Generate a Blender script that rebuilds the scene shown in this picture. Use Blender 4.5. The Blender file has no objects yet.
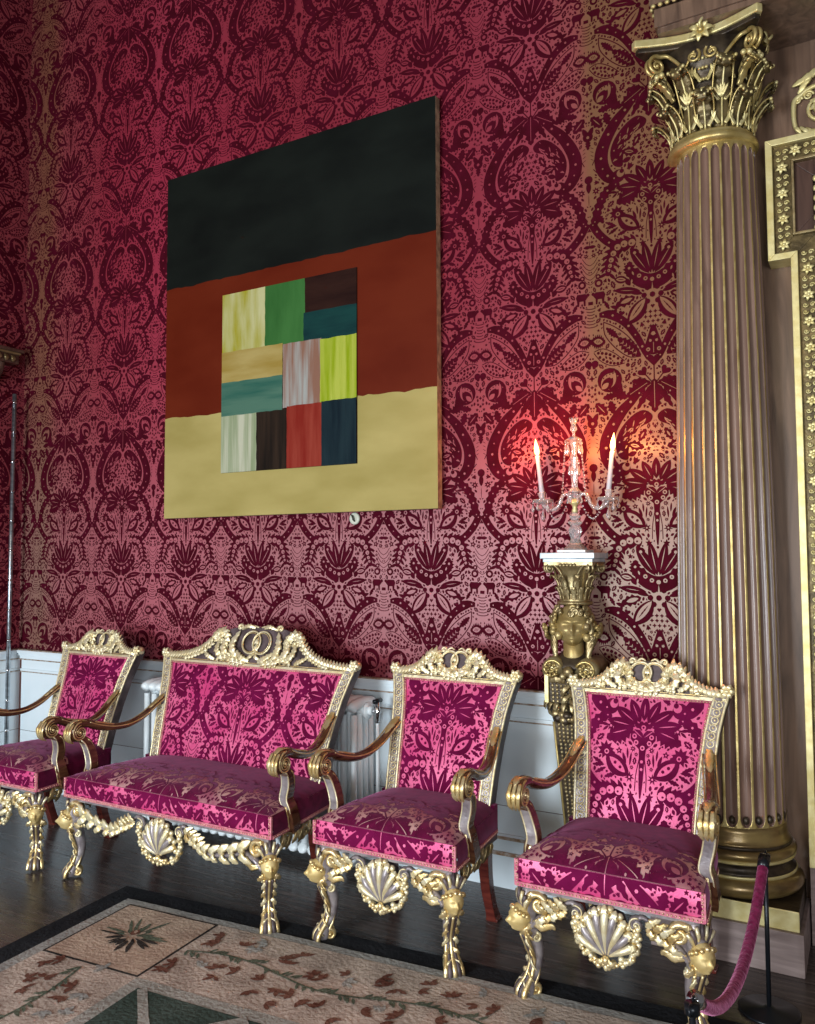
import bpy, bmesh, math, random
from mathutils import Vector, Matrix, noise
PI = math.pi
sin, cos = math.sin, math.cos
SC = bpy.context.scene
COL = SC.collection
random.seed(7)

# ------------------------------------------------------------------ materials
MATS = {}
def mat(name, col, rough=.5, metal=0., col2=None, scale=8., stretch=(1, 1, 1), bump=0., bscale=None,
        sheen=0., sheen_tint=None, spec=.5, trans=0., emit=None, estr=0., coat=0., aniso=0., ior=1.45, detail=3, lo=.35, hi=.65, alpha=1.):
    m = bpy.data.materials.new(name); m.use_nodes = True
    nt = m.node_tree; N = nt.nodes; L = nt.links
    b = N['Principled BSDF']
    b.inputs['Base Color'].default_value = (*col, 1)
    b.inputs['Roughness'].default_value = rough
    b.inputs['Metallic'].default_value = metal
    b.inputs['Specular IOR Level'].default_value = spec
    b.inputs['IOR'].default_value = ior
    if aniso: b.inputs['Anisotropic'].default_value = aniso
    if coat:
        b.inputs['Coat Weight'].default_value = coat; b.inputs['Coat Roughness'].default_value = .15
    if sheen:
        b.inputs['Sheen Weight'].default_value = sheen; b.inputs['Sheen Roughness'].default_value = .4
        b.inputs['Sheen Tint'].default_value = (*(sheen_tint or (1, 1, 1)), 1)
    if trans: b.inputs['Transmission Weight'].default_value = trans
    if alpha < 1: b.inputs['Alpha'].default_value = alpha
    if emit:
        b.inputs['Emission Color'].default_value = (*emit, 1); b.inputs['Emission Strength'].default_value = estr
    if col2 or bump:
        tc = N.new('ShaderNodeTexCoord'); mp = N.new('ShaderNodeMapping')
        mp.inputs['Scale'].default_value = stretch
        L.new(tc.outputs['Object'], mp.inputs['Vector'])
    if col2:
        n = N.new('ShaderNodeTexNoise'); n.inputs['Scale'].default_value = scale; n.inputs['Detail'].default_value = detail
        L.new(mp.outputs[0], n.inputs['Vector'])
        r = N.new('ShaderNodeValToRGB')
        r.color_ramp.elements[0].position = lo; r.color_ramp.elements[0].color = (*col, 1)
        r.color_ramp.elements[1].position = hi; r.color_ramp.elements[1].color = (*col2, 1)
        L.new(n.outputs['Fac'], r.inputs['Fac']); L.new(r.outputs[0], b.inputs['Base Color'])
    if bump:
        n2 = N.new('ShaderNodeTexNoise'); n2.inputs['Scale'].default_value = bscale or scale; n2.inputs['Detail'].default_value = 3
        L.new(mp.outputs[0], n2.inputs['Vector'])
        bp = N.new('ShaderNodeBump'); bp.inputs['Strength'].default_value = bump; bp.inputs['Distance'].default_value = .01
        L.new(n2.outputs['Fac'], bp.inputs['Height']); L.new(bp.outputs[0], b.inputs['Normal'])
    MATS[name] = m
    return m

M = MATS
mat('gilt', (.70, .50, .20), .36, .75, (.86, .70, .40), 25., bump=.25, bscale=60.)
mat('pale_gilt', (.80, .66, .36), .42, .55, (.88, .80, .56), 30., bump=.25, bscale=70.)
mat('base_gilt', (.16, .10, .04), .30, .55, (.36, .25, .09), 9., (1, 1, 3), coat=.3)
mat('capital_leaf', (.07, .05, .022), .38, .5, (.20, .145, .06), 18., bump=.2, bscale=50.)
mat('column_gilt', (.46, .33, .11), .38, .65, (.66, .52, .22), 18., bump=.1, bscale=40.)
mat('frame_gilt', (.66, .54, .22), .45, .5, (.80, .70, .36), 20., bump=.1, bscale=40.)
mat('aged_gilt', (.28, .20, .09), .38, .7, (.45, .36, .19), 20., bump=.2, bscale=50.)
mat('mask_gilt', (.62, .44, .16), .45, .35, (.78, .60, .28), 20.)
mat('bust_gilt', (.33, .23, .08), .42, .55, (.52, .40, .18), 12., bump=.08, bscale=40.)
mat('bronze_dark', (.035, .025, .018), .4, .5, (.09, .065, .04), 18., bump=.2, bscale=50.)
mat('carved_dark', (.05, .034, .036), .45, .15, (.13, .095, .10), 16., bump=.15, bscale=50.)
mat('silvered', (.20, .165, .175), .35, .35, (.38, .335, .335), 30., bump=.15, bscale=50.)
mat('mahogany', (.075, .012, .010), .22, 0, (.15, .03, .02), 9., (1, 1, 6), coat=.5)
mat('arm_wood', (.065, .018, .012), .22, .2, (.17, .075, .035), 9., (6, 1, 6), coat=.5)
mat('velvet', (.050, .0008, .006), .85, 0, (.070, .0015, .011), 14., sheen=.06, sheen_tint=(.8, .10, .30), spec=.12)
mat('chair_velvet', (.105, .0012, .030), .85, 0, (.15, .003, .048), 14., sheen=.25, sheen_tint=(.75, .10, .40), spec=.12)
mat('seat_velvet', (.075, .001, .022), .85, 0, (.135, .004, .042), 25., sheen=.55, sheen_tint=(.62, .25, .45), spec=.15, bump=.25, bscale=12.)
mat('pink_satin', (.64, .055, .20), .42, .15, (.78, .15, .30), 6., spec=.5, bump=.1, bscale=200.)
mat('pink_gimp', (.50, .10, .17), .5, 0, (.66, .25, .28), 60., bump=.3, bscale=150.)
mat('seat_figure', (.36, .10, .15), .45, .1, (.62, .36, .33), 9.)
mat('nail_brass', (.75, .48, .34), .3, .8)
mat('white_paint', (.72, .82, .87), .38, 0, (.78, .86, .90), 3., coat=.1)
mat('radiator_paint', (.82, .89, .92), .3, 0, (.86, .92, .94), 3.)
mat('gilt_line', (.30, .17, .08), .5, .3, (.55, .50, .45), 40.)
mat('chrome', (.7, .7, .72), .15, 1.)
mat('steel_pole', (.30, .34, .38), .3, .9, (.55, .60, .64), 12., (1, 1, 4))
mat('black_metal', (.012, .014, .018), .3, .4)
mat('rope_velvet', (.12, .006, .035), .9, 0, (.22, .02, .075), 60., sheen=.8, sheen_tint=(.8, .3, .5), spec=.1, bump=.6, bscale=70.)
mat('marble_top', (.42, .52, .58), .25, 0, (.66, .74, .78), 12., coat=.3)
mat('candle_wax', (.56, .57, .62), .4, 0, sheen=0)
mat('flame', (1, .6, .2), .5, emit=(1, .55, .16), estr=7.)
mat('crystal', (1, 1, 1), .04, 0, trans=.80, ior=1.5, spec=.8)
mat('cream_fabric_trim', (.5, .3, .3), .6)

def wood_mat(name, a, c, sc=3., st=(7, 7, .8), rough=.35, coat=.2):
    m = mat(name, a, rough, 0, c, sc, st, coat=coat, detail=6, lo=.3, hi=.7)
    nt = m.node_tree; N = nt.nodes; L = nt.links
    w = N.new('ShaderNodeTexNoise'); w.inputs['Scale'].default_value = sc * 3; w.inputs['Distortion'].default_value = 1.5
    mp = [n for n in N if n.type == 'MAPPING'][0]; n1 = [n for n in N if n.type == 'TEX_NOISE'][0]
    n1.inputs['Distortion'].default_value = 1.2
    return m
wood_mat('panel_wood', (.095, .055, .037), (.225, .135, .09))
wood_mat('shaft_wood', (.135, .075, .055), (.26, .155, .115), st=(9, 9, .7))
wood_mat('plinth_wood', (.17, .12, .11), (.33, .25, .23), st=(1, 7, 9), rough=.5, coat=0)
wood_mat('dark_panel_wood', (.045, .02, .014), (.11, .055, .04))

TAN = (1, 0, 0)
def wall_satin(name, drops=True):
    # satin ground of the wall covering: base colour shifts along the wall, brownish at the corner, pink, then gold-brown
    m = mat(name, (.5, .1, .2), .42, .0, spec=1., aniso=.9)
    nt = m.node_tree; N = nt.nodes; L = nt.links; b = N['Principled BSDF']
    tc = N.new('ShaderNodeTexCoord'); sx = N.new('ShaderNodeSeparateXYZ'); L.new(tc.outputs['Object'], sx.inputs[0])
    f = N.new('ShaderNodeMath'); f.operation = 'MULTIPLY_ADD'
    L.new(sx.outputs['X'], f.inputs[0]); f.inputs[1].default_value = 1 / (5.035); f.inputs[2].default_value = 1.0
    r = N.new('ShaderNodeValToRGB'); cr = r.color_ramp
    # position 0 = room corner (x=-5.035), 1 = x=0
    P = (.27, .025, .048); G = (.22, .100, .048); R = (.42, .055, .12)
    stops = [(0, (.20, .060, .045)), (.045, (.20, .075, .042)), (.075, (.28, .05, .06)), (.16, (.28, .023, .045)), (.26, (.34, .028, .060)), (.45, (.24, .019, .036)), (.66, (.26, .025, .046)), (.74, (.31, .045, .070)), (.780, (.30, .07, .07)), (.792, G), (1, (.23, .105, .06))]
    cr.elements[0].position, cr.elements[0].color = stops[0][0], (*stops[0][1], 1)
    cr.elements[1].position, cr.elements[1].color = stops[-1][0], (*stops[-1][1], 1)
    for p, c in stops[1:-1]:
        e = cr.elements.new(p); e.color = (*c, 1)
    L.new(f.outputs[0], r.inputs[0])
    if drops: L.new(r.outputs[0], b.inputs['Base Color'])
    else: b.inputs['Base Color'].default_value = (.26, .035, .05, 1)
    tv = N.new('ShaderNodeCombineXYZ'); tv.inputs[0].default_value = TAN[0]; tv.inputs[1].default_value = TAN[1]; tv.inputs[2].default_value = TAN[2]; L.new(tv.outputs[0], b.inputs['Tangent'])
    b.inputs['Specular Tint'].default_value = (1, .86, .82, 1)
    n = N.new('ShaderNodeTexNoise'); n.inputs['Scale'].default_value = 300
    L.new(tc.outputs['Object'], n.inputs['Vector'])
    bp = N.new('ShaderNodeBump'); bp.inputs['Strength'].default_value = .15; bp.inputs['Distance'].default_value = .002
    L.new(n.outputs['Fac'], bp.inputs['Height']); L.new(bp.outputs[0], b.inputs['Normal'])
    return m
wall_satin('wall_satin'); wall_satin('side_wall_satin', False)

def floor_mat():
    m = mat('floor_boards', (.03, .024, .022), .28, 0, spec=.5)
    nt = m.node_tree; N = nt.nodes; L = nt.links; b = N['Principled BSDF']
    tc = N.new('ShaderNodeTexCoord')
    br = N.new('ShaderNodeTexBrick'); br.inputs['Scale'].default_value = 1
    br.inputs['Brick Width'].default_value = 3.2; br.inputs['Row Height'].default_value = .145
    br.inputs['Mortar Size'].default_value = .0022; br.inputs['Mortar Smooth'].default_value = .3; br.offset = .37
    br.inputs['Color1'].default_value = (.050, .040, .037, 1); br.inputs['Color2'].default_value = (.080, .064, .058, 1)
    br.inputs['Mortar'].default_value = (.006, .005, .005, 1)
    L.new(tc.outputs['Object'], br.inputs['Vector'])
    mp = N.new('ShaderNodeMapping'); mp.inputs['Scale'].default_value = (1.2, 14, 1); L.new(tc.outputs['Object'], mp.inputs['Vector'])
    n = N.new('ShaderNodeTexNoise'); n.inputs['Scale'].default_value = 3; n.inputs['Detail'].default_value = 8; L.new(mp.outputs[0], n.inputs['Vector'])
    mx = N.new('ShaderNodeMixRGB'); mx.blend_type = 'MULTIPLY'; mx.inputs[0].default_value = .8
    cr = N.new('ShaderNodeValToRGB'); cr.color_ramp.elements[0].position = .3; cr.color_ramp.elements[0].color = (.35, .33, .32, 1)
    cr.color_ramp.elements[1].position = .7; cr.color_ramp.elements[1].color = (1.5, 1.4, 1.3, 1)
    L.new(n.outputs['Fac'], cr.inputs[0]); L.new(br.outputs['Color'], mx.inputs[1]); L.new(cr.outputs[0], mx.inputs[2])
    L.new(mx.outputs[0], b.inputs['Base Color'])
    rr = N.new('ShaderNodeMapRange'); rr.inputs[3].default_value = .16; rr.inputs[4].default_value = .36; L.new(n.outputs['Fac'], rr.inputs[0]); L.new(rr.outputs[0], b.inputs['Roughness'])
    bp = N.new('ShaderNodeBump'); bp.inputs['Strength'].default_value = .5; bp.inputs['Distance'].default_value = .004; bp.invert = True
    L.new(br.outputs['Fac'], bp.inputs['Height']); L.new(bp.outputs[0], b.inputs['Normal'])
floor_mat()

def rug_mat(name, a, c, sc=60.):
    m = mat(name, a, .95, 0, c, 7., spec=.1, bump=.5, bscale=sc, detail=8, lo=.3, hi=.7)
    return m
rug_mat('rug_edge', (.25, .25, .24), (.40, .39, .36))
rug_mat('rug_tan', (.36, .25, .19), (.56, .43, .33))
rug_mat('rug_border', (.34, .27, .225), (.60, .49, .41))
rug_mat('rug_green', (.035, .055, .045), (.075, .10, .085))
rug_mat('rug_grey', (.28, .27, .24), (.40, .38, .34))
rug_mat('rug_rust', (.12, .045, .032), (.22, .105, .075))
rug_mat('rug_leaf', (.07, .09, .065), (.15, .17, .12))
rug_mat('rug_dark', (.02, .02, .02), (.06, .05, .045))
rug_mat('rug_pad', (.014, .015, .018), (.028, .03, .034))

# ------------------------------------------------------------------ mesh builder
class MB:
    def __init__(s):
        s.v = []; s.f = []; s.mi = []; s.sm = []; s.mats = []; s.X = None
    def m(s, name):
        if name not in s.mats: s.mats.append(name)
        return s.mats.index(name)
    def add(s, vs, fs, m, smooth=True):
        o = len(s.v); k = s.m(m)
        if s.X is not None: vs = [s.X @ Vector(p) for p in vs]
        s.v.extend([tuple(p) for p in vs])
        for f in fs:
            s.f.append(tuple(o + i for i in f)); s.mi.append(k); s.sm.append(smooth)
    def build(s, name, parent=None, bevel=0.):
        me = bpy.data.meshes.new(name); me.from_pydata(s.v, [], s.f)
        for n in s.mats: me.materials.append(M[n])
        me.polygons.foreach_set('material_index', s.mi); me.polygons.foreach_set('use_smooth', s.sm)
        me.update()
        o = bpy.data.objects.new(name, me); COL.objects.link(o)
        if parent: o.parent = parent
        if bevel:
            b = o.modifiers.new('b', 'BEVEL'); b.width = bevel; b.segments = 2; b.limit_method = 'ANGLE'
        return o
    def box(s, x0, x1, y0, y1, z0, z1, m):
        v = [(x0,y0,z0),(x1,y0,z0),(x1,y1,z0),(x0,y1,z0),(x0,y0,z1),(x1,y0,z1),(x1,y1,z1),(x0,y1,z1)]
        s.add(v, [(0,3,2,1),(4,5,6,7),(0,1,5,4),(1,2,6,5),(2,3,7,6),(3,0,4,7)], m, False)
    def prism(s, poly, o, a, b, t, m, smooth=False):
        # poly 2D list; o origin, a/b axes, t thickness vector
        o, a, b, t = map(Vector, (o, a, b, t)); n = len(poly)
        p0 = [o + a*x + b*y for x, y in poly]; p1 = [p + t for p in p0]
        s.add(p0 + p1, [tuple(range(n))[::-1], tuple(range(n, 2*n))] + [(i, (i+1) % n, n+(i+1) % n, n+i) for i in range(n)], m, smooth)
    def lathe(s, prof, c, m, seg=24, a0=0., a1=2*PI, sx=1., sy=1., smooth=True):
        c = Vector(c); full = abs(a1 - a0 - 2*PI) < 1e-6; k = seg if full else seg+1
        vs = []
        for r, z in prof:
            for i in range(k):
                a = a0 + (a1-a0)*i/seg
                vs.append((c.x + r*cos(a)*sx, c.y + r*sin(a)*sy, c.z + z))
        fs = []
        for j in range(len(prof)-1):
            for i in range(seg):
                i2 = (i+1) % k
                fs.append((j*k+i, j*k+i2, (j+1)*k+i2, (j+1)*k+i))
        if full:
            fs.append(tuple(range(k))[::-1]); fs.append(tuple((len(prof)-1)*k+i for i in range(k)))
        s.add(vs, fs, m, smooth)
    def tube(s, pts, r, m, seg=8, up=None, flat=(1., 1.), smooth=True, sect=None):
        pts = [Vector(p) for p in pts]; n = len(pts)
        if not isinstance(r, (list, tuple)): r = [r]*n
        if len(r) != n: r = resample(r, n)
        vs = []; u = Vector(up) if up else None
        for i in range(n):
            t = (pts[min(i+1, n-1)] - pts[max(i-1, 0)])
            if t.length < 1e-9: t = Vector((0, 0, 1))
            t.normalize()
            if u is None:
                u = Vector((0, 0, 1)) if abs(t.z) < .9 else Vector((1, 0, 0))
            w = u - t*u.dot(t)
            if w.length < 1e-6: w = t.orthogonal()
            w.normalize()
            if not up: u = w
            q = t.cross(w)
            if sect:
                for a, b in sect: vs.append(pts[i] + q*(a*r[i]) + w*(b*r[i]))
            else:
                for j in range(seg):
                    a = 2*PI*j/seg
                    vs.append(pts[i] + q*(r[i]*flat[0]*cos(a)) + w*(r[i]*flat[1]*sin(a)))
        k = len(sect) if sect else seg
        fs = [(i*k+j, i*k+(j+1) % k, (i+1)*k+(j+1) % k, (i+1)*k+j) for i in range(n-1) for j in range(k)]
        fs.append(tuple(range(k))[::-1]); fs.append(tuple((n-1)*k+j for j in range(k)))
        s.add(vs, fs, m, smooth)
    def ball(s, c, r, m, nu=10, nv=6):
        if not isinstance(r, (list, tuple)): r = (r, r, r)
        vs = [(c[0], c[1], c[2]-r[2])]
        for j in range(1, nv):
            p = PI*j/nv
            for i in range(nu):
                a = 2*PI*i/nu
                vs.append((c[0]+r[0]*sin(p)*cos(a), c[1]+r[1]*sin(p)*sin(a), c[2]-r[2]*cos(p)))
        vs.append((c[0], c[1], c[2]+r[2])); T = len(vs)-1
        fs = [(0, 1+(i+1) % nu, 1+i) for i in range(nu)] + [(T, T-nu+i, T-nu+(i+1) % nu) for i in range(nu)]
        for j in range(nv-2):
            for i in range(nu):
                fs.append((1+j*nu+i, 1+j*nu+(i+1) % nu, 1+(j+1)*nu+(i+1) % nu, 1+(j+1)*nu+i))
        s.add(vs, fs, m)
    def ring(s, c, R, r, a, b, m, seg=14, k=5):
        # torus in plane spanned by a,b
        c, a, b = Vector(c), Vector(a).normalized(), Vector(b).normalized(); n = a.cross(b)
        vs = []
        for i in range(seg):
            t = 2*PI*i/seg; d = a*cos(t)+b*sin(t)
            for j in range(k):
                u = 2*PI*j/k; vs.append(c + d*(R + r*cos(u)) + n*(r*sin(u)))
        fs = [(i*k+j, i*k+(j+1) % k, ((i+1) % seg)*k+(j+1) % k, ((i+1) % seg)*k+j) for i in range(seg) for j in range(k)]
        s.add(vs, fs, m)
    def leaf(s, pts, nrm, w, m, lobes=4, h=.45, th=.004, n=None, shp=.6, cut=.34):
        pts = [Vector(p) for p in pts]; nrm = Vector(nrm).normalized()
        n = n or lobes*4+1
        P = [lerp_path(pts, i/(n-1)) for i in range(n)]
        vs = []
        for i in range(n):
            t = i/(n-1); tan = (P[min(i+1, n-1)]-P[max(i-1, 0)]).normalized()
            sd = tan.cross(nrm); sd = sd.normalized() if sd.length > 1e-6 else tan.orthogonal()
            up = sd.cross(tan).normalized()
            sh = max(.04, sin(PI*min(1, .14+.86*t)))**shp
            saw = (t*lobes) % 1.
            hw = w*sh*(1-cut*saw) if i < n-1 else w*.04
            hh = hw*h
            for a, b in ((-1, 0), (-.55, .9), (0, .35), (.55, .9), (1, 0), (0, -th/max(hw*h, 1e-4) if hh > 0 else 0)):
                vs.append(P[i] + sd*(a*hw) + up*(b*hh))
        fs = [(i*6+j, i*6+(j+1) % 6, (i+1)*6+(j+1) % 6, (i+1)*6+j) for i in range(n-1) for j in range(6)]
        fs += [tuple(range(6))[::-1], tuple((n-1)*6+j for j in range(6))]
        s.add(vs, fs, m)
    def scroll(s, c, a, b, r0, r1, a0, turns, tr, m, n=26, lead=None, seg=6, eye=True, flat=(1, 1)):
        # volute: spiral about c in the plane a,b from radius r0 in to r1; optional lead-in points
        c, a, b = Vector(c), Vector(a), Vector(b)
        sp = [c + (a*cos(a0+2*PI*turns*i/n) + b*sin(a0+2*PI*turns*i/n))*(r0+(r1-r0)*(i/n)**.8) for i in range(n+1)]
        pts = sp
        rr = [tr*(1-.45*i/n) for i in range(n+1)]
        if lead:
            lp = [Vector(p) for p in lead] + [sp[0], sp[1]]
            L = smooth_path(lp, 5*len(lead)+6)
            pts = L + sp[2:]; rr = [tr*(.5+.5*min(1, i/(len(L)*.6))) for i in range(len(L))] + rr[2:]
        s.tube(pts, rr, m, seg, up=tuple(a.cross(b)), flat=flat)
        if eye: s.ball(c, max(r1*1.1, tr*.9), m, 8, 5)

def resample(r, n):
    return [r[min(int(i*(len(r)-1)/(n-1)), len(r)-2)] + (r[min(int(i*(len(r)-1)/(n-1))+1, len(r)-1)]-r[min(int(i*(len(r)-1)/(n-1)), len(r)-2)])*((i*(len(r)-1)/(n-1)) - min(int(i*(len(r)-1)/(n-1)), len(r)-2)) for i in range(n)]
def lerp_path(p, t):
    x = t*(len(p)-1); i = min(int(x), len(p)-2); f = x-i
    p0 = p[max(i-1, 0)]; p1 = p[i]; p2 = p[i+1]; p3 = p[min(i+2, len(p)-1)]
    return .5*((2*p1) + (p2-p0)*f + (2*p0-5*p1+4*p2-p3)*f*f + (3*p1-p0-3*p2+p3)*f**3)
def smooth_path(p, n):
    p = [Vector(q) for q in p]
    return [lerp_path(p, i/(n-1)) for i in range(n)]
def lerp_tab(tab, x):
    if x <= tab[0][0]: return tab[0][1]
    for (a, b), (c, d) in zip(tab, tab[1:]):
        if x <= c: return b+(d-b)*(x-a)/(c-a)
    return tab[-1][1]

def empty(name, loc, label=None, cat=None, group=None, rz=0.):
    o = bpy.data.objects.new(name, None); COL.objects.link(o); o.location = loc; o.rotation_euler = (0, 0, rz)
    o.empty_display_size = .1
    if label: o['label'] = label
    if cat: o['category'] = cat
    if group: o['group'] = group
    return o
def tag(o, label, cat, group=None):
    o['label'] = label; o['category'] = cat
    if group: o['group'] = group
    return o
def struct(o):
    o['kind'] = 'structure'; return o
def copy_tree(o, parent=None):
    c = o.copy(); COL.objects.link(c); c.parent = parent
    for ch in list(o.children): copy_tree(ch, c)
    return c

# ------------------------------------------------------------------ cut-velvet pattern, flat (u across from the pomegranate axis, v up)
RW, RH = .546, 1.31
class Pat:
    """half repeat: faces on layers 1..4 (odd = velvet pile, even = satin showing through)"""
    def __init__(s): s.items = []
    def put(s, vs, fs, L, side='H'):
        s.items.append((vs, fs, L, side))
    def lens(s, cx, cy, ang, ln, w, L=1, teeth=0, side='H', n=8, bend=0., sharp=.75):
        a = math.radians(ang); ca, sa = cos(a), sin(a)
        if L == 1 and w > .012: w *= 1.16; ln *= 1.03
        if L == 2 and w > .012: w *= .92
        n = max(n, teeth*2) if teeth else n
        vs = []; fs = []
        for i in range(n+1):
            t = i/n; hw = w/2*max(0., sin(PI*t))**sharp
            if teeth and 0 < i < n: hw *= (1.12 if i % 2 else .68)
            x = (t-.5)*ln; y0 = bend*(1-4*(t-.5)**2)
            for d in (hw, 0, -hw):
                y = y0+d; vs.append((cx+x*ca-y*sa, cy+x*sa+y*ca))
        for i in range(n):
            for j in (0, 1): fs.append((i*3+j, i*3+j+1, (i+1)*3+j+1, (i+1)*3+j))
        s.put(vs, fs, L, side)
    def circ(s, cx, cy, r, L=1, side='H', n=9):
        s.put([(cx+r*cos(2*PI*i/n), cy+r*sin(2*PI*i/n)) for i in range(n)], [tuple(range(n))], L, side)
    def star(s, cx, cy, r, k, L=1, side='H', rot=90, inr=.45):
        vs = [(cx, cy)]
        for i in range(2*k):
            a = math.radians(rot)+PI*i/k; q = r if i % 2 == 0 else r*inr
            vs.append((cx+q*cos(a), cy+q*sin(a)))
        s.put(vs, [(0, 1+i, 1+(i+1) % (2*k)) for i in range(2*k)], L, side)
    def strap(s, pts, w, L=1, side='H', n=None, dots=0, dr=.004, teeth=False):
        P = [Vector((x, y)) for x, y in pts]; n = n or 5*len(pts)
        if L == 1: w = tuple(q*1.22 if q > .01 else q*1.3 for q in w) if isinstance(w, (tuple, list)) else w*(1.2 if w > .01 else 1.35)
        Q = [lerp_path(P, i/(n-1)) for i in range(n)]
        ws = resample(list(w), n) if isinstance(w, (tuple, list)) else [w]*n
        vs = []; fs = []
        for i in range(n):
            t = (Q[min(i+1, n-1)]-Q[max(i-1, 0)]).normalized(); q = Vector((-t.y, t.x))
            k = ws[i]/2*((1.15 if i % 2 else .75) if teeth else 1)
            vs += [tuple(Q[i]+q*k), tuple(Q[i]), tuple(Q[i]-q*k)]
        for i in range(n-1):
            for j in (0, 1): fs.append((i*3+j, i*3+j+1, (i+1)*3+j+1, (i+1)*3+j))
        s.put(vs, fs, L, side)
        for d in range(dots):
            c = lerp_path(P, (d+.5)/dots); s.circ(c.x, c.y, dr*(1.25 if d % 2 else .8), L+1, side, 6)
    def heart(s, cx, cy, r, ang=0, L=1, side='H', n=14):
        a = math.radians(ang); vs = [(cx, cy)]
        for i in range(n):
            t = 2*PI*i/n; x = 16*sin(t)**3; y = 13*cos(t)-5*cos(2*t)-2*cos(3*t)-cos(4*t)
            x *= r/16; y *= r/16
            vs.append((cx+x*cos(a)-y*sin(a), cy+x*sin(a)+y*cos(a)))
        s.put(vs, [(0, 1+i, 1+(i+1) % n) for i in range(n)], L, side)
    def poly(s, pts, L=1, side='H', sm=False):
        if sm:
            Q = [Vector(q) for q in pts]; Q = Q[-2:]+Q+Q[:3]
            pts = [tuple(lerp_path(Q, (2+i*len(pts)/(4*len(pts)))/(len(Q)-1))) for i in range(4*len(pts))]
        s.put(pts, [tuple(range(len(pts)))], L, side)

def make_pattern():
    p = Pat(); R = random.Random(3)
    # palmate leaf
    p.lens(0, -.262, -90, .145, .06, 1, 6, 'B', 12); p.strap([(0, -.2), (0, -.315)], .003, 2, 'B')
    p.lens(.074, -.232, -32, .105, .055, 1, 5, n=10); p.strap([(.03, -.205), (.105, -.25)], .0025, 2)
    p.lens(.046, -.268, -60, .115, .026, 1, 4, n=8)
    p.lens(.055, -.20, 12, .085, .035, 1, 4)
    p.heart(0, -.105, .03, 0, 1, 'B'); p.strap([(0, -.13), (0, -.2)], .004, 1, 'B')
    p.heart(.048, -.155, .023, -38); p.strap([(.036, -.17), (.012, -.2)], .004)
    p.circ(.085, -.163, .008); p.circ(.1, -.20, .006); p.strap([(.083, -.165), (.02, -.2)], .002)
    # dotted cone
    p.poly([(-.05, -.075), (0, -.085), (.05, -.075), (.03, -.02), (.012, .035), (0, .05), (-.012, .035), (-.03, -.02)], 1, 'B')
    p.circ(0, .008, .009, 2, 'B'); p.circ(.023, -.06, .009, 2); p.circ(.013, -.022, .006, 2); p.circ(.023, -.06, .0035, 3, n=6)
    p.strap([(0, -.075), (0, -.03)], .003, 2, 'B')
    # wings
    p.strap([(.235, .118), (.195, .118), (.155, .098), (.12, .07), (.092, .035), (.062, -.015), (.036, -.07), (.022, -.1)], (.016, .034, .03, .028, .026, .022, .016), 1, dots=7, dr=.0045)
    p.lens(.105, -.04, 44, .135, .052, 1, 7, n=14)
    for i in range(5):
        t = i/5; p.lens(.075+.07*t, -.068+.065*t, 100, .02, .004, 2, n=3); p.lens(.08+.07*t, -.068+.062*t, -8, .02, .004, 2, n=3)
    p.lens(.178, .032, 44, .075, .026, 1, 6, n=12)
    p.strap([(.216, .085), (.17, .06), (.12, .02), (.08, -.03), (.055, -.08)], .0035, 1, n=14)
    p.strap([(.216, .085), (.212, .03), (.18, -.02), (.14, -.06), (.10, -.085), (.055, -.085)], .0035, 1, n=16)
    # pea-pod garlands
    p.strap([(.262, -.045), (.22, -.035), (.17, -.06), (.125, -.1)], .003); p.strap([(.262, -.05), (.23, -.09), (.18, -.115), (.125, -.108)], .003)
    for i in range(7):
        t = i/6; p.circ(.242-.105*t, -.052-.045*t+.01*sin(PI*t), .0075-.002*abs(t-.4)); p.circ(.235-.095*t, -.072-.034*t-.012*sin(PI*t), .0068)
    p.circ(.112, -.118, .009)
    # infinity bow
    p.lens(.243, -.001, 8, .068, .056, 1, 8, n=16); p.lens(.241, 0, 8, .042, .028, 2); p.circ(.273, -.002, .010, 1, 'A')
    for i in range(3): p.lens(.234+.007*i, 0, 70, .018, .0025, 3, n=3)
    p.star(.24, .05, .008, 5); p.circ(.258, -.10, .017, 1); p.circ(.273, -.1, .006, 1, 'A')
    p.circ(.262, -.115, .008)
    # shells
    p.circ(.193, -.178, .055, 1, n=16); p.lens(.198, -.182, -48, .092, .066, 2, n=12); p.lens(.203, -.194, -50, .074, .046, 3, n=10); p.lens(.213, -.203, -40, .04, .022, 4, n=8); p.circ(.185, -.165, .006, 4)
    for i in range(5): p.circ(.178+.014*i, -.150-.002*i*i, .0035, 3, n=6)
    p.star(.273, -.165, .016, 4, 1, 'A', inr=.4); p.star(.273, -.205, .01, 4, 1, 'A')
    p.lens(.150, -.245, 30, .075, .045, 1, 5); p.lens(.195, -.252, -10, .06, .03, 1, 4)
    for x, y in ((.273, -.245), (.255, -.26), (.26, -.235)): p.star(x, y, .009, 5, 1)
    p.lens(.232, -.305, 48, .075, .045, 1, 4, n=8); p.lens(.232, -.305, 48, .05, .005, 2, n=4)
    p.lens(.185, -.30, 75, .06, .035, 1, 4); p.lens(.150, -.205, 70, .05, .02, 1)
    # tulip
    p.circ(.273, -.365, .024, 1, 'A', 12); p.lens(.26, -.345, 115, .05, .02, 1); p.circ(.273, -.367, .007, 2, 'A'); p.lens(.273, -.40, 90, .05, .022, 1, 3, 'A')
    # upper strap with curl
    p.strap([(.052, -.235), (.095, -.275), (.145, -.325), (.19, -.395), (.213, -.46), (.208, -.525), (.18, -.57), (.145, -.585)], (.012, .03, .04, .046, .05, .05, .045, .035), 1, dots=9, dr=.005, n=26)
    p.circ(.138, -.575, .03, 1, n=14); p.circ(.128, -.565, .017, 2, n=12); p.circ(.122, -.556, .010, 3)
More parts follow.
